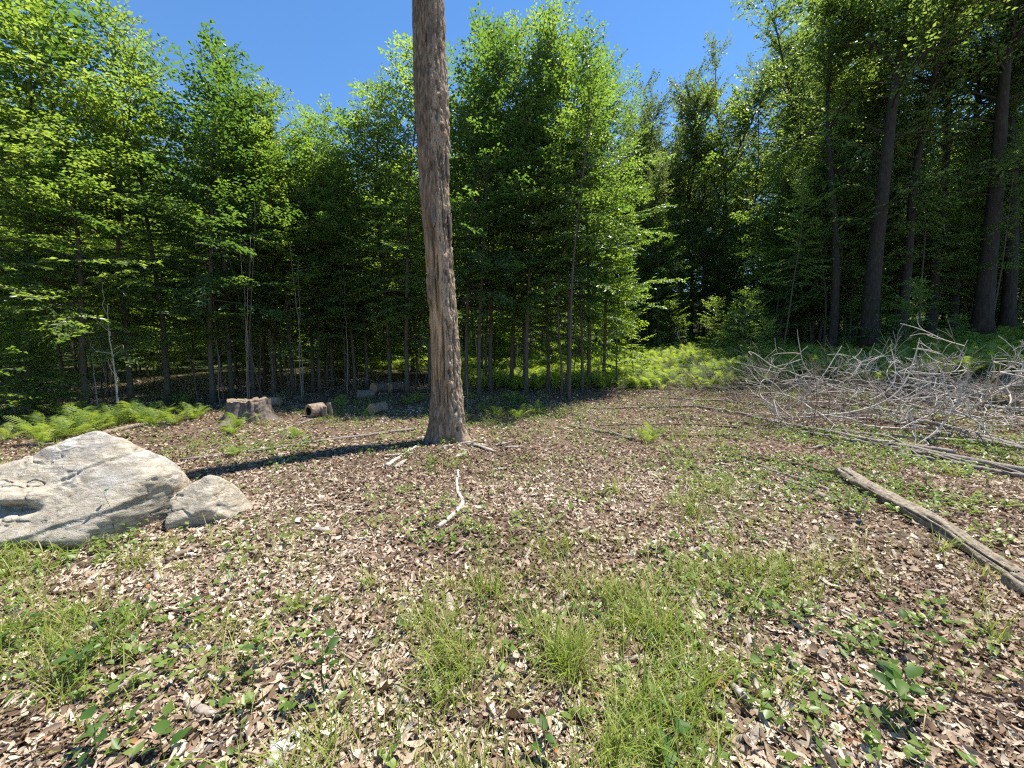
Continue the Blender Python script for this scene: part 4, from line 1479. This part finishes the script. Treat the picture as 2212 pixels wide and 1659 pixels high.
r4 = np.random.default_rng(45)
for k in range(36):
    px = r4.uniform(85, 445)
    py = np.interp(px, [85, 200, 330, 440], [955, 935, 915, 905]) - r4.uniform(-8, 34)
    fern(px, py, r4.uniform(0.6, 1.4), 6, 'bright green fern in the sunlit patch behind the big boulder', 'ferns behind the boulder')
for k, (px, py, s, lb) in enumerate([(515, 925, 0.95, 'bright fern growing against the front of the stump'), (500, 938, 0.7, 'low fern in front of the stump base'), (535, 912, 0.8, 'small fern against the middle of the stump'), (508, 985, 0.5, 'small fern in the litter below the stump'),
                                     (735, 880, 0.9, 'fern right beside the hollow log'), (780, 893, 0.55, 'low fern in front of the short solid log'), (640, 945, 0.6, 'small fern above the middle of the long pale pole'), (905, 870, 0.9, 'fern just left of the dead trunk'),
                                     (880, 875, 0.8, 'fern between the short log and the dead trunk'), (1020, 862, 0.8, 'fern just right of the dead trunk'), (1105, 868, 0.75, 'upright fern in shade right of the trunk'), (1125, 866, 0.7, 'second upright fern in shade right of the trunk'),
                                     (1045, 890, 0.9, 'pale fern on the litter right of the dead trunk'), (1075, 900, 0.8, 'pale low fern further right of the dead trunk'), (1120, 905, 0.9, 'yellow-green fern in the patch right of the trunk'), (1155, 895, 0.8, 'fern at the right end of the patch by the trunk'),
                                     (935, 1005, 0.35, 'small fern in the trunk shadow'), (15, 950, 1.0, 'fern at the left edge behind the boulder'), (1400, 955, 0.8, 'bright leafy fern in the open litter below the thin poles'), (1410, 940, 0.7, 'fern behind the bright one in the open litter'),
                                     (790, 900, 0.5, 'tiny fern in front of the cut logs'), (640, 1320, 0.35, 'pale fern in the lower left foreground'), (1700, 868, 0.9, 'fern at the left tip of the brush pile')]):
    fern(px, py, s, 7, lb, 'ferns in the clearing')
# carpet of ferns in the sunlit clearing behind and under the trees
mb = MB()


def low_frond(seed, L=0.55, pairs=10):
    """the same frond with one leaf blade per pinna, for the carpet far behind"""
    r = np.random.default_rng(seed)
    t = np.linspace(0, 1, pairs + 2)
    P = np.stack([L * (t - 0.22 * t * t), 0 * t, L * (0.7 * t - 0.43 * t ** 2.2)], -1)
    vv, ff = [], []
    for k in range(1, pairs + 1):
        d = nrm(P[k + 1] - P[k - 1])
        pl = L * 0.25 * math.sin(min(1, (1.05 - t[k]) * 1.25 + 0.04) * math.pi * 0.62) + 0.01
        for sg in (-1, 1):
            sd = np.array((0, sg, 0.0))
            tip = P[k] + (sd + d * 0.35) * pl + np.array((0, 0, -0.25 * pl))
            n = len(vv)
            vv += [P[k] - d * pl * 0.15, P[k] + d * pl * 0.15, tip]
            ff.append((n, n + 1, n + 2) if sg > 0 else (n + 1, n, n + 2))
    return np.array(vv), np.array(ff)


lf_ = [low_frond(650 + k, (0.5, 0.58, 0.64)[k]) for k in range(3)]
cnt = 0
NF = 2900
while cnt < NF:
    main = cnt < NF * 0.8
    Yd = r4.uniform(13.0, 30) if main else r4.uniform(10.3, 19)
    px = r4.uniform(760, 1720) if main else r4.uniform(1500, 2300)
    x = (px - 1106) / FPX * Yd
    if not main and Yd < (12 if px < 1850 else 10.6):
        continue
    if px < 1000 and Yd < 18:
        continue
    cnt += 1
    z0 = g1(x, Yd)
    for q in range(6):
        V, F = lf_[int(r4.integers(0, 3))]
        s = r4.uniform(0.7, 1.3)
        a = r4.random() * 6.283
        e = r4.uniform(0.15, 0.9)
        v = V * s
        v = np.stack([v[:, 0] * math.cos(e) - v[:, 2] * math.sin(e), v[:, 1], v[:, 0] * math.sin(e) + v[:, 2] * math.cos(e)], -1)
        v = np.stack([v[:, 0] * math.cos(a) - v[:, 1] * math.sin(a) + x, v[:, 0] * math.sin(a) + v[:, 1] * math.cos(a) + Yd, v[:, 2] + z0], -1)
        mb.add(v, F, r4.uniform(0.1, 0.9))
tag(mb.build('fern_undergrowth', M['fern'], smooth=False), 'carpet of bright ferns covering the sunlit clearing behind the young trees', 'ferns', kind='stuff')

# ------------------------------------------------------------------ scattered ground layers
boul = [(-4.3, 3.56, 1.0, 0.50), (-3.03, 3.66, 0.22, 0.2)]


def scatter(n, ymin, ymax, power=1.0, spread=1.45, rg=rng):
    """points over the wedge of ground that can be seen, world density falling with distance"""
    u = rg.random(n)
    y = (ymin ** power + u * (ymax ** power - ymin ** power)) ** (1 / power)
    x = rg.uniform(-1, 1, n) * (y * spread + 0.4)
    keep = np.ones(n, bool)
    for bx, by, rx, ry in boul:
        keep &= ((x - bx) / rx) ** 2 + ((y - by) / ry) ** 2 > 0.8
    return x[keep], y[keep]


def litter(n, ymin, ymax, power, detail, size):
    x, y = scatter(n, ymin, ymax, power)
    thin = fbm(np.stack([x * 2.3, y * 2.3, x * 0 + 8], -1), 3, 91)
    on = rng.random(len(x)) < 0.45 + 0.55 * sstep(0.36, 0.52, thin)
    x, y = x[on], y[on]
    k = len(x)
    z = gz(x, y) + rng.uniform(0.003, 0.022, k)
    base = np.stack([x, y, z], -1)
    az = rng.uniform(0, 6.283, k)
    pitch = rng.normal(0, 0.33, k)
    roll = rng.normal(0, 0.5, k)
    d = np.stack([np.cos(az) * np.cos(pitch), np.sin(az) * np.cos(pitch), np.sin(pitch)], -1)
    s = nrm(np.stack([-np.sin(az), np.cos(az), np.zeros(k)], -1))
    nn = np.cross(d, s)
    s2 = s * np.cos(roll)[:, None] + nn * np.sin(roll)[:, None]
    nn = np.cross(d, s2)
    L = np.minimum(size * np.exp(rng.normal(-0.15, 0.42, k)), 0.088)
    Wd = L * rng.uniform(0.16, 0.62, k)
    patch = fbm(np.stack([x * 0.7, y * 0.7, x * 0], -1), 3, 90)
    rnd = np.clip(rng.beta(1.6, 2.0, k) + (patch - 0.5) * 0.5, 0, 0.97)
    rnd = np.where(rng.random(k) < 0.006, 1.0, rnd)
    curl = rng.normal(0.35, 0.5, k)
    lift = rng.normal(0.05, 0.22, k)
    m = MB()
    if detail == 1:
        q = (0.0, 0.35, 0.72, 1.0)
        wp = np.stack([rng.uniform(0.05, 0.35, k), rng.uniform(0.5, 1.1, k), rng.uniform(0.4, 1.1, k), rng.uniform(0.02, 0.4, k)], 1)
        rows = []
        tw = rng.normal(0, 0.9, k)
        for a in range(4):
            an = tw * (q[a] - 0.5)
            sv = s2 * np.cos(an)[:, None] + nn * np.sin(an)[:, None]
            c = base + d * (L * (q[a] - 0.5))[:, None] + nn * (L * (lift * (q[a] - 0.5) ** 2 * 3))[:, None]
            w = (Wd * wp[:, a] * 0.5)[:, None]
            rows += [c + sv * w, c - sv * w]
        v = np.stack(rows, 1)
        fl = np.array([(2 * a, 2 * a + 1, 2 * a + 3, 2 * a + 2) for a in range(3)])
        m.add(v.reshape(-1, 3), (np.arange(k)[:, None, None] * 8 + fl[None]).reshape(-1, 4), np.repeat(rnd, 3))
    elif detail == 2:
        q = np.array((0.0, 0.22, 0.5, 0.78, 1.0))
        wp = np.stack([rng.uniform(0.04, 0.3, k), rng.uniform(0.35, 1.0, k), rng.uniform(0.5, 1.15, k), rng.uniform(0.35, 1.05, k), rng.uniform(0.02, 0.5, k)], 1)
        rows = []
        for a in range(5):
            c = base + d * (L * (q[a] - 0.5))[:, None] + nn * (L * (lift * (q[a] - 0.5) ** 2 * 2))[:, None]
            w = (Wd * wp[:, a] * 0.5)[:, None]
            rise = (Wd * wp[:, a] * curl * 0.5)[:, None]
            rows += [c + s2 * w + nn * rise, c, c - s2 * w + nn * rise]
        v = np.stack(rows, 1)
        ncol = v.shape[1]
        fl = []
        for a in range(4):
            for b in range(2):
                i0 = a * 3 + b
                fl.append((i0, i0 + 1, i0 + 4, i0 + 3))
        fl = np.array(fl)
        f = (np.arange(k)[:, None, None] * ncol + fl[None]).reshape(-1, 4)
        m.add(v.reshape(-1, 3), f, np.repeat(rnd, len(fl)))
    else:
        leaves_add(m, base - d * (L * 0.5)[:, None], d, nn, L, Wd * 1.25, rnd, fold=0.18, droop=0.05)
    return m


a = litter(62000, 1.0, 2.7, 1.5, 1, 0.041)
a2 = litter(7000, 1.0, 3.2, 1.6, 2, 0.066)
for V_ in a2.V:
    a.add(V_, np.concatenate([f_ for f_, r_ in a2.F]), np.concatenate([r_ for f_, r_ in a2.F]))
b = litter(125000, 2.5, 6.2, 1.6, 1, 0.045)
c = litter(110000, 6.0, 15.5, 1.75, 0, 0.070)
tag(a.build('leaf_litter', M['litter'], smooth=True), 'layer of dry curled tan and brown leaves covering the nearest ground', 'leaf litter', kind='stuff')
tag(b.build('leaf_litter', M['litter'], smooth=True), 'layer of dry leaves covering the middle ground around boulders and rotting log', 'leaf litter', kind='stuff')
tag(c.build('leaf_litter', M['litter'], smooth=False), 'layer of dry brown leaves covering the ground further back around the dead trunk', 'leaf litter', kind='stuff')

# twigs and needles of dead wood
m = MB()
x, y = scatter(2600, 1.1, 12, 1.6)
for xx, yy in zip(x, y):
    L = rng.uniform(0.06, 0.35)
    az = rng.random() * 6.28
    q = np.array((-0.5, 0, 0.5))[:, None] * np.array((math.cos(az), math.sin(az), rng.normal(0, 0.12))) * L
    q[1] += rng.normal(0, 0.02, 3) * L * 3
    tube(m, q + np.array((xx, yy, g1(xx, yy) + 0.025)), rng.uniform(0.0012, 0.004), 4, rnd=rng.random(), cap=False)
tag(m.build('twig_debris', M['brown_branch']), 'thin dead twigs strewn over the leaf litter', 'twigs', kind='stuff')


# sedge grass
def grass_weight(x, y):
    px, py = to_px(np.stack([x, y, gz(x, y)], -1))
    w = 0.05 + 0 * x
    for (cx, cyy, sx, sy, a) in [(930, 1610, 340, 190, 3.0), (1300, 1520, 220, 170, 1.3), (1340, 1350, 120, 80, 0.4), (1200, 1250, 260, 120, 0.15), (1540, 1100, 90, 50, 0.7), (1480, 1060, 40, 40, 0.7), (1640, 1250, 130, 100, 0.5), (1480, 1200, 120, 100, 0.35),
                              (120, 1400, 160, 120, 0.5), (40, 1250, 120, 60, 0.5), (640, 1480, 150, 140, 0.45), (760, 880, 40, 18, 1.5), (1000, 900, 120, 30, 0.5), (1420, 950, 60, 25, 0.6), (250, 1210, 80, 30, 0.4), (1080, 870, 100, 20, 0.5)]:
        w = w + a * np.exp(-((px - cx) / sx) ** 2 - ((py - cyy) / sy) ** 2)
    n = fbm(np.stack([x * 3.4, y * 3.4, x * 0], -1), 3, 55)
    return w * (0.08 + sstep(0.42, 0.66, n)) * 0.72


x, y = scatter(9500, 1.05, 12, 1.45)
w = grass_weight(x, y)
keep = rng.random(len(x)) < w
x, y = x[keep], y[keep]
xn, yn = scatter(2600, 1.05, 3.2, 1.3)
keep = rng.random(len(xn)) < grass_weight(xn, yn) * 0.8
x, y = np.concatenate([x, xn[keep]]), np.concatenate([y, yn[keep]])
m = MB()
seg = 5
for xx, yy in zip(x, y):
    nb = int(rng.integers(8, 34))
    if yy > 6:
        nb = nb // 2
    spread = rng.uniform(0.02, 0.11)
    hgt = rng.uniform(0.09, 0.26)
    if yy < 2.7:
        hgt *= 1.2
    bx = xx + rng.normal(0, spread, nb)
    by = yy + rng.normal(0, spread, nb)
    az = rng.uniform(0, 6.283, nb)
    L = hgt * rng.uniform(0.5, 1.25, nb)
    bend = rng.uniform(0.2, 1.5, nb)
    e0 = rng.uniform(1.0, 1.5, nb)
    q = np.linspace(0, 1, seg)
    P = np.zeros((nb, seg, 3))
    P[:, 0] = np.stack([bx, by, np.full(nb, g1(xx, yy))], -1)
    for a in range(1, seg):
        e = e0 - bend * q[a] ** 1.3
        P[:, a] = P[:, a - 1] + (L / (seg - 1))[:, None] * np.stack([np.cos(az) * np.cos(e), np.sin(az) * np.cos(e), np.sin(e)], -1)
    sd = np.stack([-np.sin(az), np.cos(az), np.zeros(nb)], -1)
    wd = (0.0012 + 0.0012 * rng.random(nb)) * (1 + 0.13 * yy)
    wq = np.array((0.8, 1.0, 0.9, 0.6, 0.12))
    v = np.stack([P + sd[:, None] * (wd[:, None] * wq)[..., None], P - sd[:, None] * (wd[:, None] * wq)[..., None]], 2).reshape(nb, seg * 2, 3)
    fl = np.array([(2 * a, 2 * a + 1, 2 * a + 3, 2 * a + 2) for a in range(seg - 1)])
    f = (np.arange(nb)[:, None, None] * (seg * 2) + fl[None]).reshape(-1, 4)
    tone = rng.uniform(0.3, 0.85)
    rr = np.clip(tone + rng.normal(0, 0.16, nb), 0, 0.9)
    rr = np.where(rng.random(nb) < 0.14, 1.0, rr)
    m.add(v.reshape(-1, 3), f, np.repeat(rr, seg - 1))
tag(m.build('sedge_grass', M['grass']), 'bright green tufts of thin arching sedge growing through the litter', 'grass', kind='stuff')


# small herbs and seedlings as ground cover
def herb_weight(x, y):
    px, py = to_px(np.stack([x, y, gz(x, y)], -1))
    w = 0.16 + 0 * x
    for (cx, cyy, sx, sy, a) in [(1950, 990, 350, 80, 1.0), (2050, 1110, 250, 110, 0.9), (1700, 1000, 200, 60, 0.5), (1100, 1150, 300, 90, 0.35), (250, 1200, 250, 50, 0.6), (200, 1420, 250, 130, 0.5), (1150, 1550, 500, 160, 0.35), (620, 960, 300, 50, 0.4),
                              (1550, 1350, 300, 250, 0.35), (1100, 890, 200, 40, 0.6), (1900, 1450, 250, 150, 0.25), (1550, 800, 400, 40, 0.8), (1850, 850, 300, 40, 0.6)]:
        w = w + a * np.exp(-((px - cx) / sx) ** 2 - ((py - cyy) / sy) ** 2)
    n = fbm(np.stack([x * 1.5, y * 1.5, x * 0 + 3], -1), 3, 56)
    return w * sstep(0.34, 0.60, n) * 1.2


x, y = scatter(52000, 1.05, 14, 1.6)
keep = rng.random(len(x)) < herb_weight(x, y)
x, y = x[keep], y[keep]
k = len(x)
B, D, N_, S_, W_, Rn = [], [], [], [], [], []
zb = gz(x, y)
for q in range(4):
    on = rng.random(k) < (1.0, 0.85, 0.6, 0.45)[q]
    kk = int(on.sum())
    az = rng.uniform(0, 6.283, kk)
    el = rng.uniform(0.05, 0.9, kk)
    h = rng.uniform(0.02, 0.075, kk)
    B.append(np.stack([x[on] + rng.normal(0, 0.012, kk), y[on] + rng.normal(0, 0.012, kk), zb[on] + h], -1))
    D.append(np.stack([np.cos(az) * np.cos(el), np.sin(az) * np.cos(el), np.sin(el)], -1))
    N_.append(np.stack([-np.cos(az) * np.sin(el), -np.sin(az) * np.sin(el), np.cos(el)], -1) + rng.normal(0, 0.2, (kk, 3)))
    s = rng.uniform(0.022, 0.062, kk)
    S_.append(s)
    W_.append(s * rng.uniform(0.5, 0.8, kk))
    Rn.append(np.clip(0.55 * rng.random(kk) + 0.6 * fbm(np.stack([x[on] * 1.1, y[on] * 1.1, x[on] * 0], -1), 2, 77), 0, 1))
m = MB()
leaves_add(m, *map(np.concatenate, (B, D, N_, S_, W_, Rn)), fold=0.12, droop=0.1)
tag(m.build('herb_undergrowth', M['herb'], smooth=False), 'low green herbs and tiny seedlings dotted through the leaf litter', 'herbs', kind='stuff')


# single seedlings with leaves large enough to pick apart
def big_leaf(seed, oval=0.55):
    r = np.random.default_rng(seed)
    q = np.linspace(0, 1, 8)
    w = oval * np.sin(np.clip(q, 0, 1) ** 0.8 * math.pi) * (1 + 0.10 * np.where(np.arange(8) % 2 == 0, 1, -1)) * 0.5
    w[0] = 0.012
    w[-1] = 0.0
    c = np.stack([q, 0.04 * np.sin(q * 3 + seed), -0.28 * q ** 2 + 0.05 * q], -1)
    side = np.array((0, 1.0, 0))
    up = np.array((0, 0, 1.0))
    rows = []
    for a in range(8):
        rows += [c[a] + side * w[a] + up * w[a] * 0.35, c[a], c[a] - side * w[a] + up * w[a] * 0.35]
    fl = []
    for a in range(7):
        for b in range(2):
            i0 = a * 3 + b
            fl.append((i0, i0 + 3, i0 + 4, i0 + 1))
    m = MB()
    m.add(np.array(rows), np.array(fl), 0.5)
    return m.mesh('leaf', M['seedling'])


bl = [big_leaf(700, 0.62), big_leaf(701, 0.5), big_leaf(702, 0.75), big_leaf(703, 0.36)]
r5 = np.random.default_rng(12)


def seedling(px, py, h, nl, ls, label, kind=None, group='single seedlings in the litter'):
    g = ground_at(px, py)
    root = empty('seedling', g, r5.random() * 6.28)
    st = MB()
    t = np.linspace(0, 1, 7)
    P = np.stack([np.cumsum(r5.normal(0, 0.02, 7)) * h, np.cumsum(r5.normal(0, 0.02, 7)) * h, t * h], -1)
    P -= P[0]
    P[0, 2] = -0.03
    tube(st, P, np.linspace(0.0035, 0.0015, 7), 5, cap=False)
    for k in range(nl):
        tt = 1 - 0.72 * (k / max(nl - 1, 1)) ** 1.2 if nl > 3 else 1.0
        o = np.array([np.interp(tt, t, P[:, c]) for c in range(3)])
        lf = obj('leaf', bl[kind if kind is not None else int(r5.integers(0, 3))], root)
        s = ls * r5.uniform(0.45, 0.95)
        az = k * 2.4 + r5.normal(0, 0.35)
        el = r5.uniform(-0.7, 0.05)
        off = r5.uniform(0.01, 0.05) * h * 4
        e = o + np.array((math.cos(az), math.sin(az), 0.35)) * off
        tube(st, np.stack([o, (o + e) / 2, e]), np.array((0.0014, 0.0012, 0.001)), 3, cap=False)
        lf.location = e
        lf.rotation_euler = (r5.normal(0, 0.3), el, az)
        lf.scale = (s, s, s)
    st.build('stem', M['stem'], root)
    tag(root, label, 'seedling', group)


for (px, py, h, nl, ls, lb) in [
        (1945, 1560, 0.20, 13, 0.10, 'broad-leaved dark green seedling at the lower right corner'), (1950, 1410, 0.18, 7, 0.085, 'seedling with yellow and green serrated leaves above the lower right one'),
        (1905, 1325, 0.14, 4, 0.08, 'two-toned yellow-green seedling on the litter at right'), (2012, 1425, 0.12, 3, 0.08, 'small seedling just right of the serrated-leaved one'),
        (1262, 1385, 0.16, 4, 0.085, 'dark seedling with drooping ribbed leaves in the middle grass'), (1650, 1460, 0.10, 5, 0.07, 'small leafy seedling in the right of the foreground grass'),
        (430, 1340, 0.13, 7, 0.08, 'broad-leaved green seedling on open litter at the lower left'), (555, 1290, 0.13, 4, 0.07, 'seedling with toothed leaves below the small boulder'),
        (700, 1500, 0.26, 12, 0.075, 'tall leafy weed in the grass left of the middle'), (560, 1440, 0.10, 5, 0.07, 'pale star-shaped seedling in the lower left litter'),
        (640, 1470, 0.10, 4, 0.075, 'small upright pale seedling at lower left'), (1175, 1630, 0.14, 5, 0.075, 'pale lance-leaved seedling at the bottom middle'),
        (355, 1640, 0.12, 4, 0.09, 'seedling with long pale leaves at the bottom left'), (210, 1630, 0.14, 7, 0.08, 'yellow-green weed in the bottom left corner'),
        (170, 1470, 0.15, 12, 0.085, 'dark leafy weed clump at the lower left'), (60, 1390, 0.14, 5, 0.10, 'broad pale leaves at the left edge of the foreground'),
        (480, 1095, 0.22, 9, 0.085, 'green seedling growing in front of the small boulder'), (252, 1165, 0.42, 6, 0.06, 'thin tall seedling standing in front of the big boulder'),
        (375, 1045, 0.30, 6, 0.06, 'small plant in the gap between the two boulders'), (560, 1005, 0.20, 10, 0.06, 'dark seedling in front of the long pale pole'),
        (835, 1105, 0.15, 5, 0.06, 'dark green seedling on the litter below the trunk shadow'), (625, 1155, 0.12, 4, 0.06, 'lone seedling right of the small boulder'),
        (925, 1030, 0.12, 8, 0.05, 'low leafy plant left of the bent white branch'), (955, 975, 0.16, 9, 0.06, 'leafy weed at the front foot of the dead trunk'), (1015, 938, 0.18, 10, 0.06, 'leafy weed against the right foot of the dead trunk'),
        (935, 935, 0.30, 4, 0.06, 'thin seedling standing against the left foot of the trunk'), (1690, 880, 0.36, 5, 0.07, 'yellow-green seedling in front of the brush pile'), (1720, 918, 0.30, 6, 0.08, 'green seedling in the weeds left of the sloping poles'),
        (1800, 960, 0.24, 8, 0.09, 'broad-leaved weed between the sloping poles'), (1935, 925, 0.24, 9, 0.08, 'leafy weed among the poles below the bleached branches'), (2085, 985, 0.24, 8, 0.10, 'yellow-leaved weed at the right among the poles'),
        (2160, 1000, 0.2, 9, 0.09, 'grey-green broad weed near the right edge'), (1860, 1125, 0.26, 16, 0.065, 'leafy clump growing over the rotting log'), (1830, 1110, 0.22, 14, 0.06, 'second leafy clump on the upper rotting log'),
        (1790, 1030, 0.2, 8, 0.07, 'leafy weed at the upper end of the rotting log'), (2000, 1060, 0.2, 9, 0.08, 'weed right of the middle of the rotting log'), (1240, 880, 0.45, 5, 0.06, 'tall thin seedling on the litter right of the trunk'),
        (1450, 1590, 0.14, 5, 0.09, 'broad dark leaves near the bottom right of the grass'), (1440, 1650, 0.14, 5, 0.10, 'dark broad-leaved seedling at the bottom edge'), (1150, 1330, 0.16, 8, 0.05, 'small bush-like seedling in the middle foreground'),
        (1040, 1330, 0.12, 6, 0.05, 'little seedling left of the middle foreground one'), (1700, 1280, 0.14, 7, 0.05, 'small dark herb in the right foreground grass')]:
    seedling(px, py, h, nl, ls, lb)
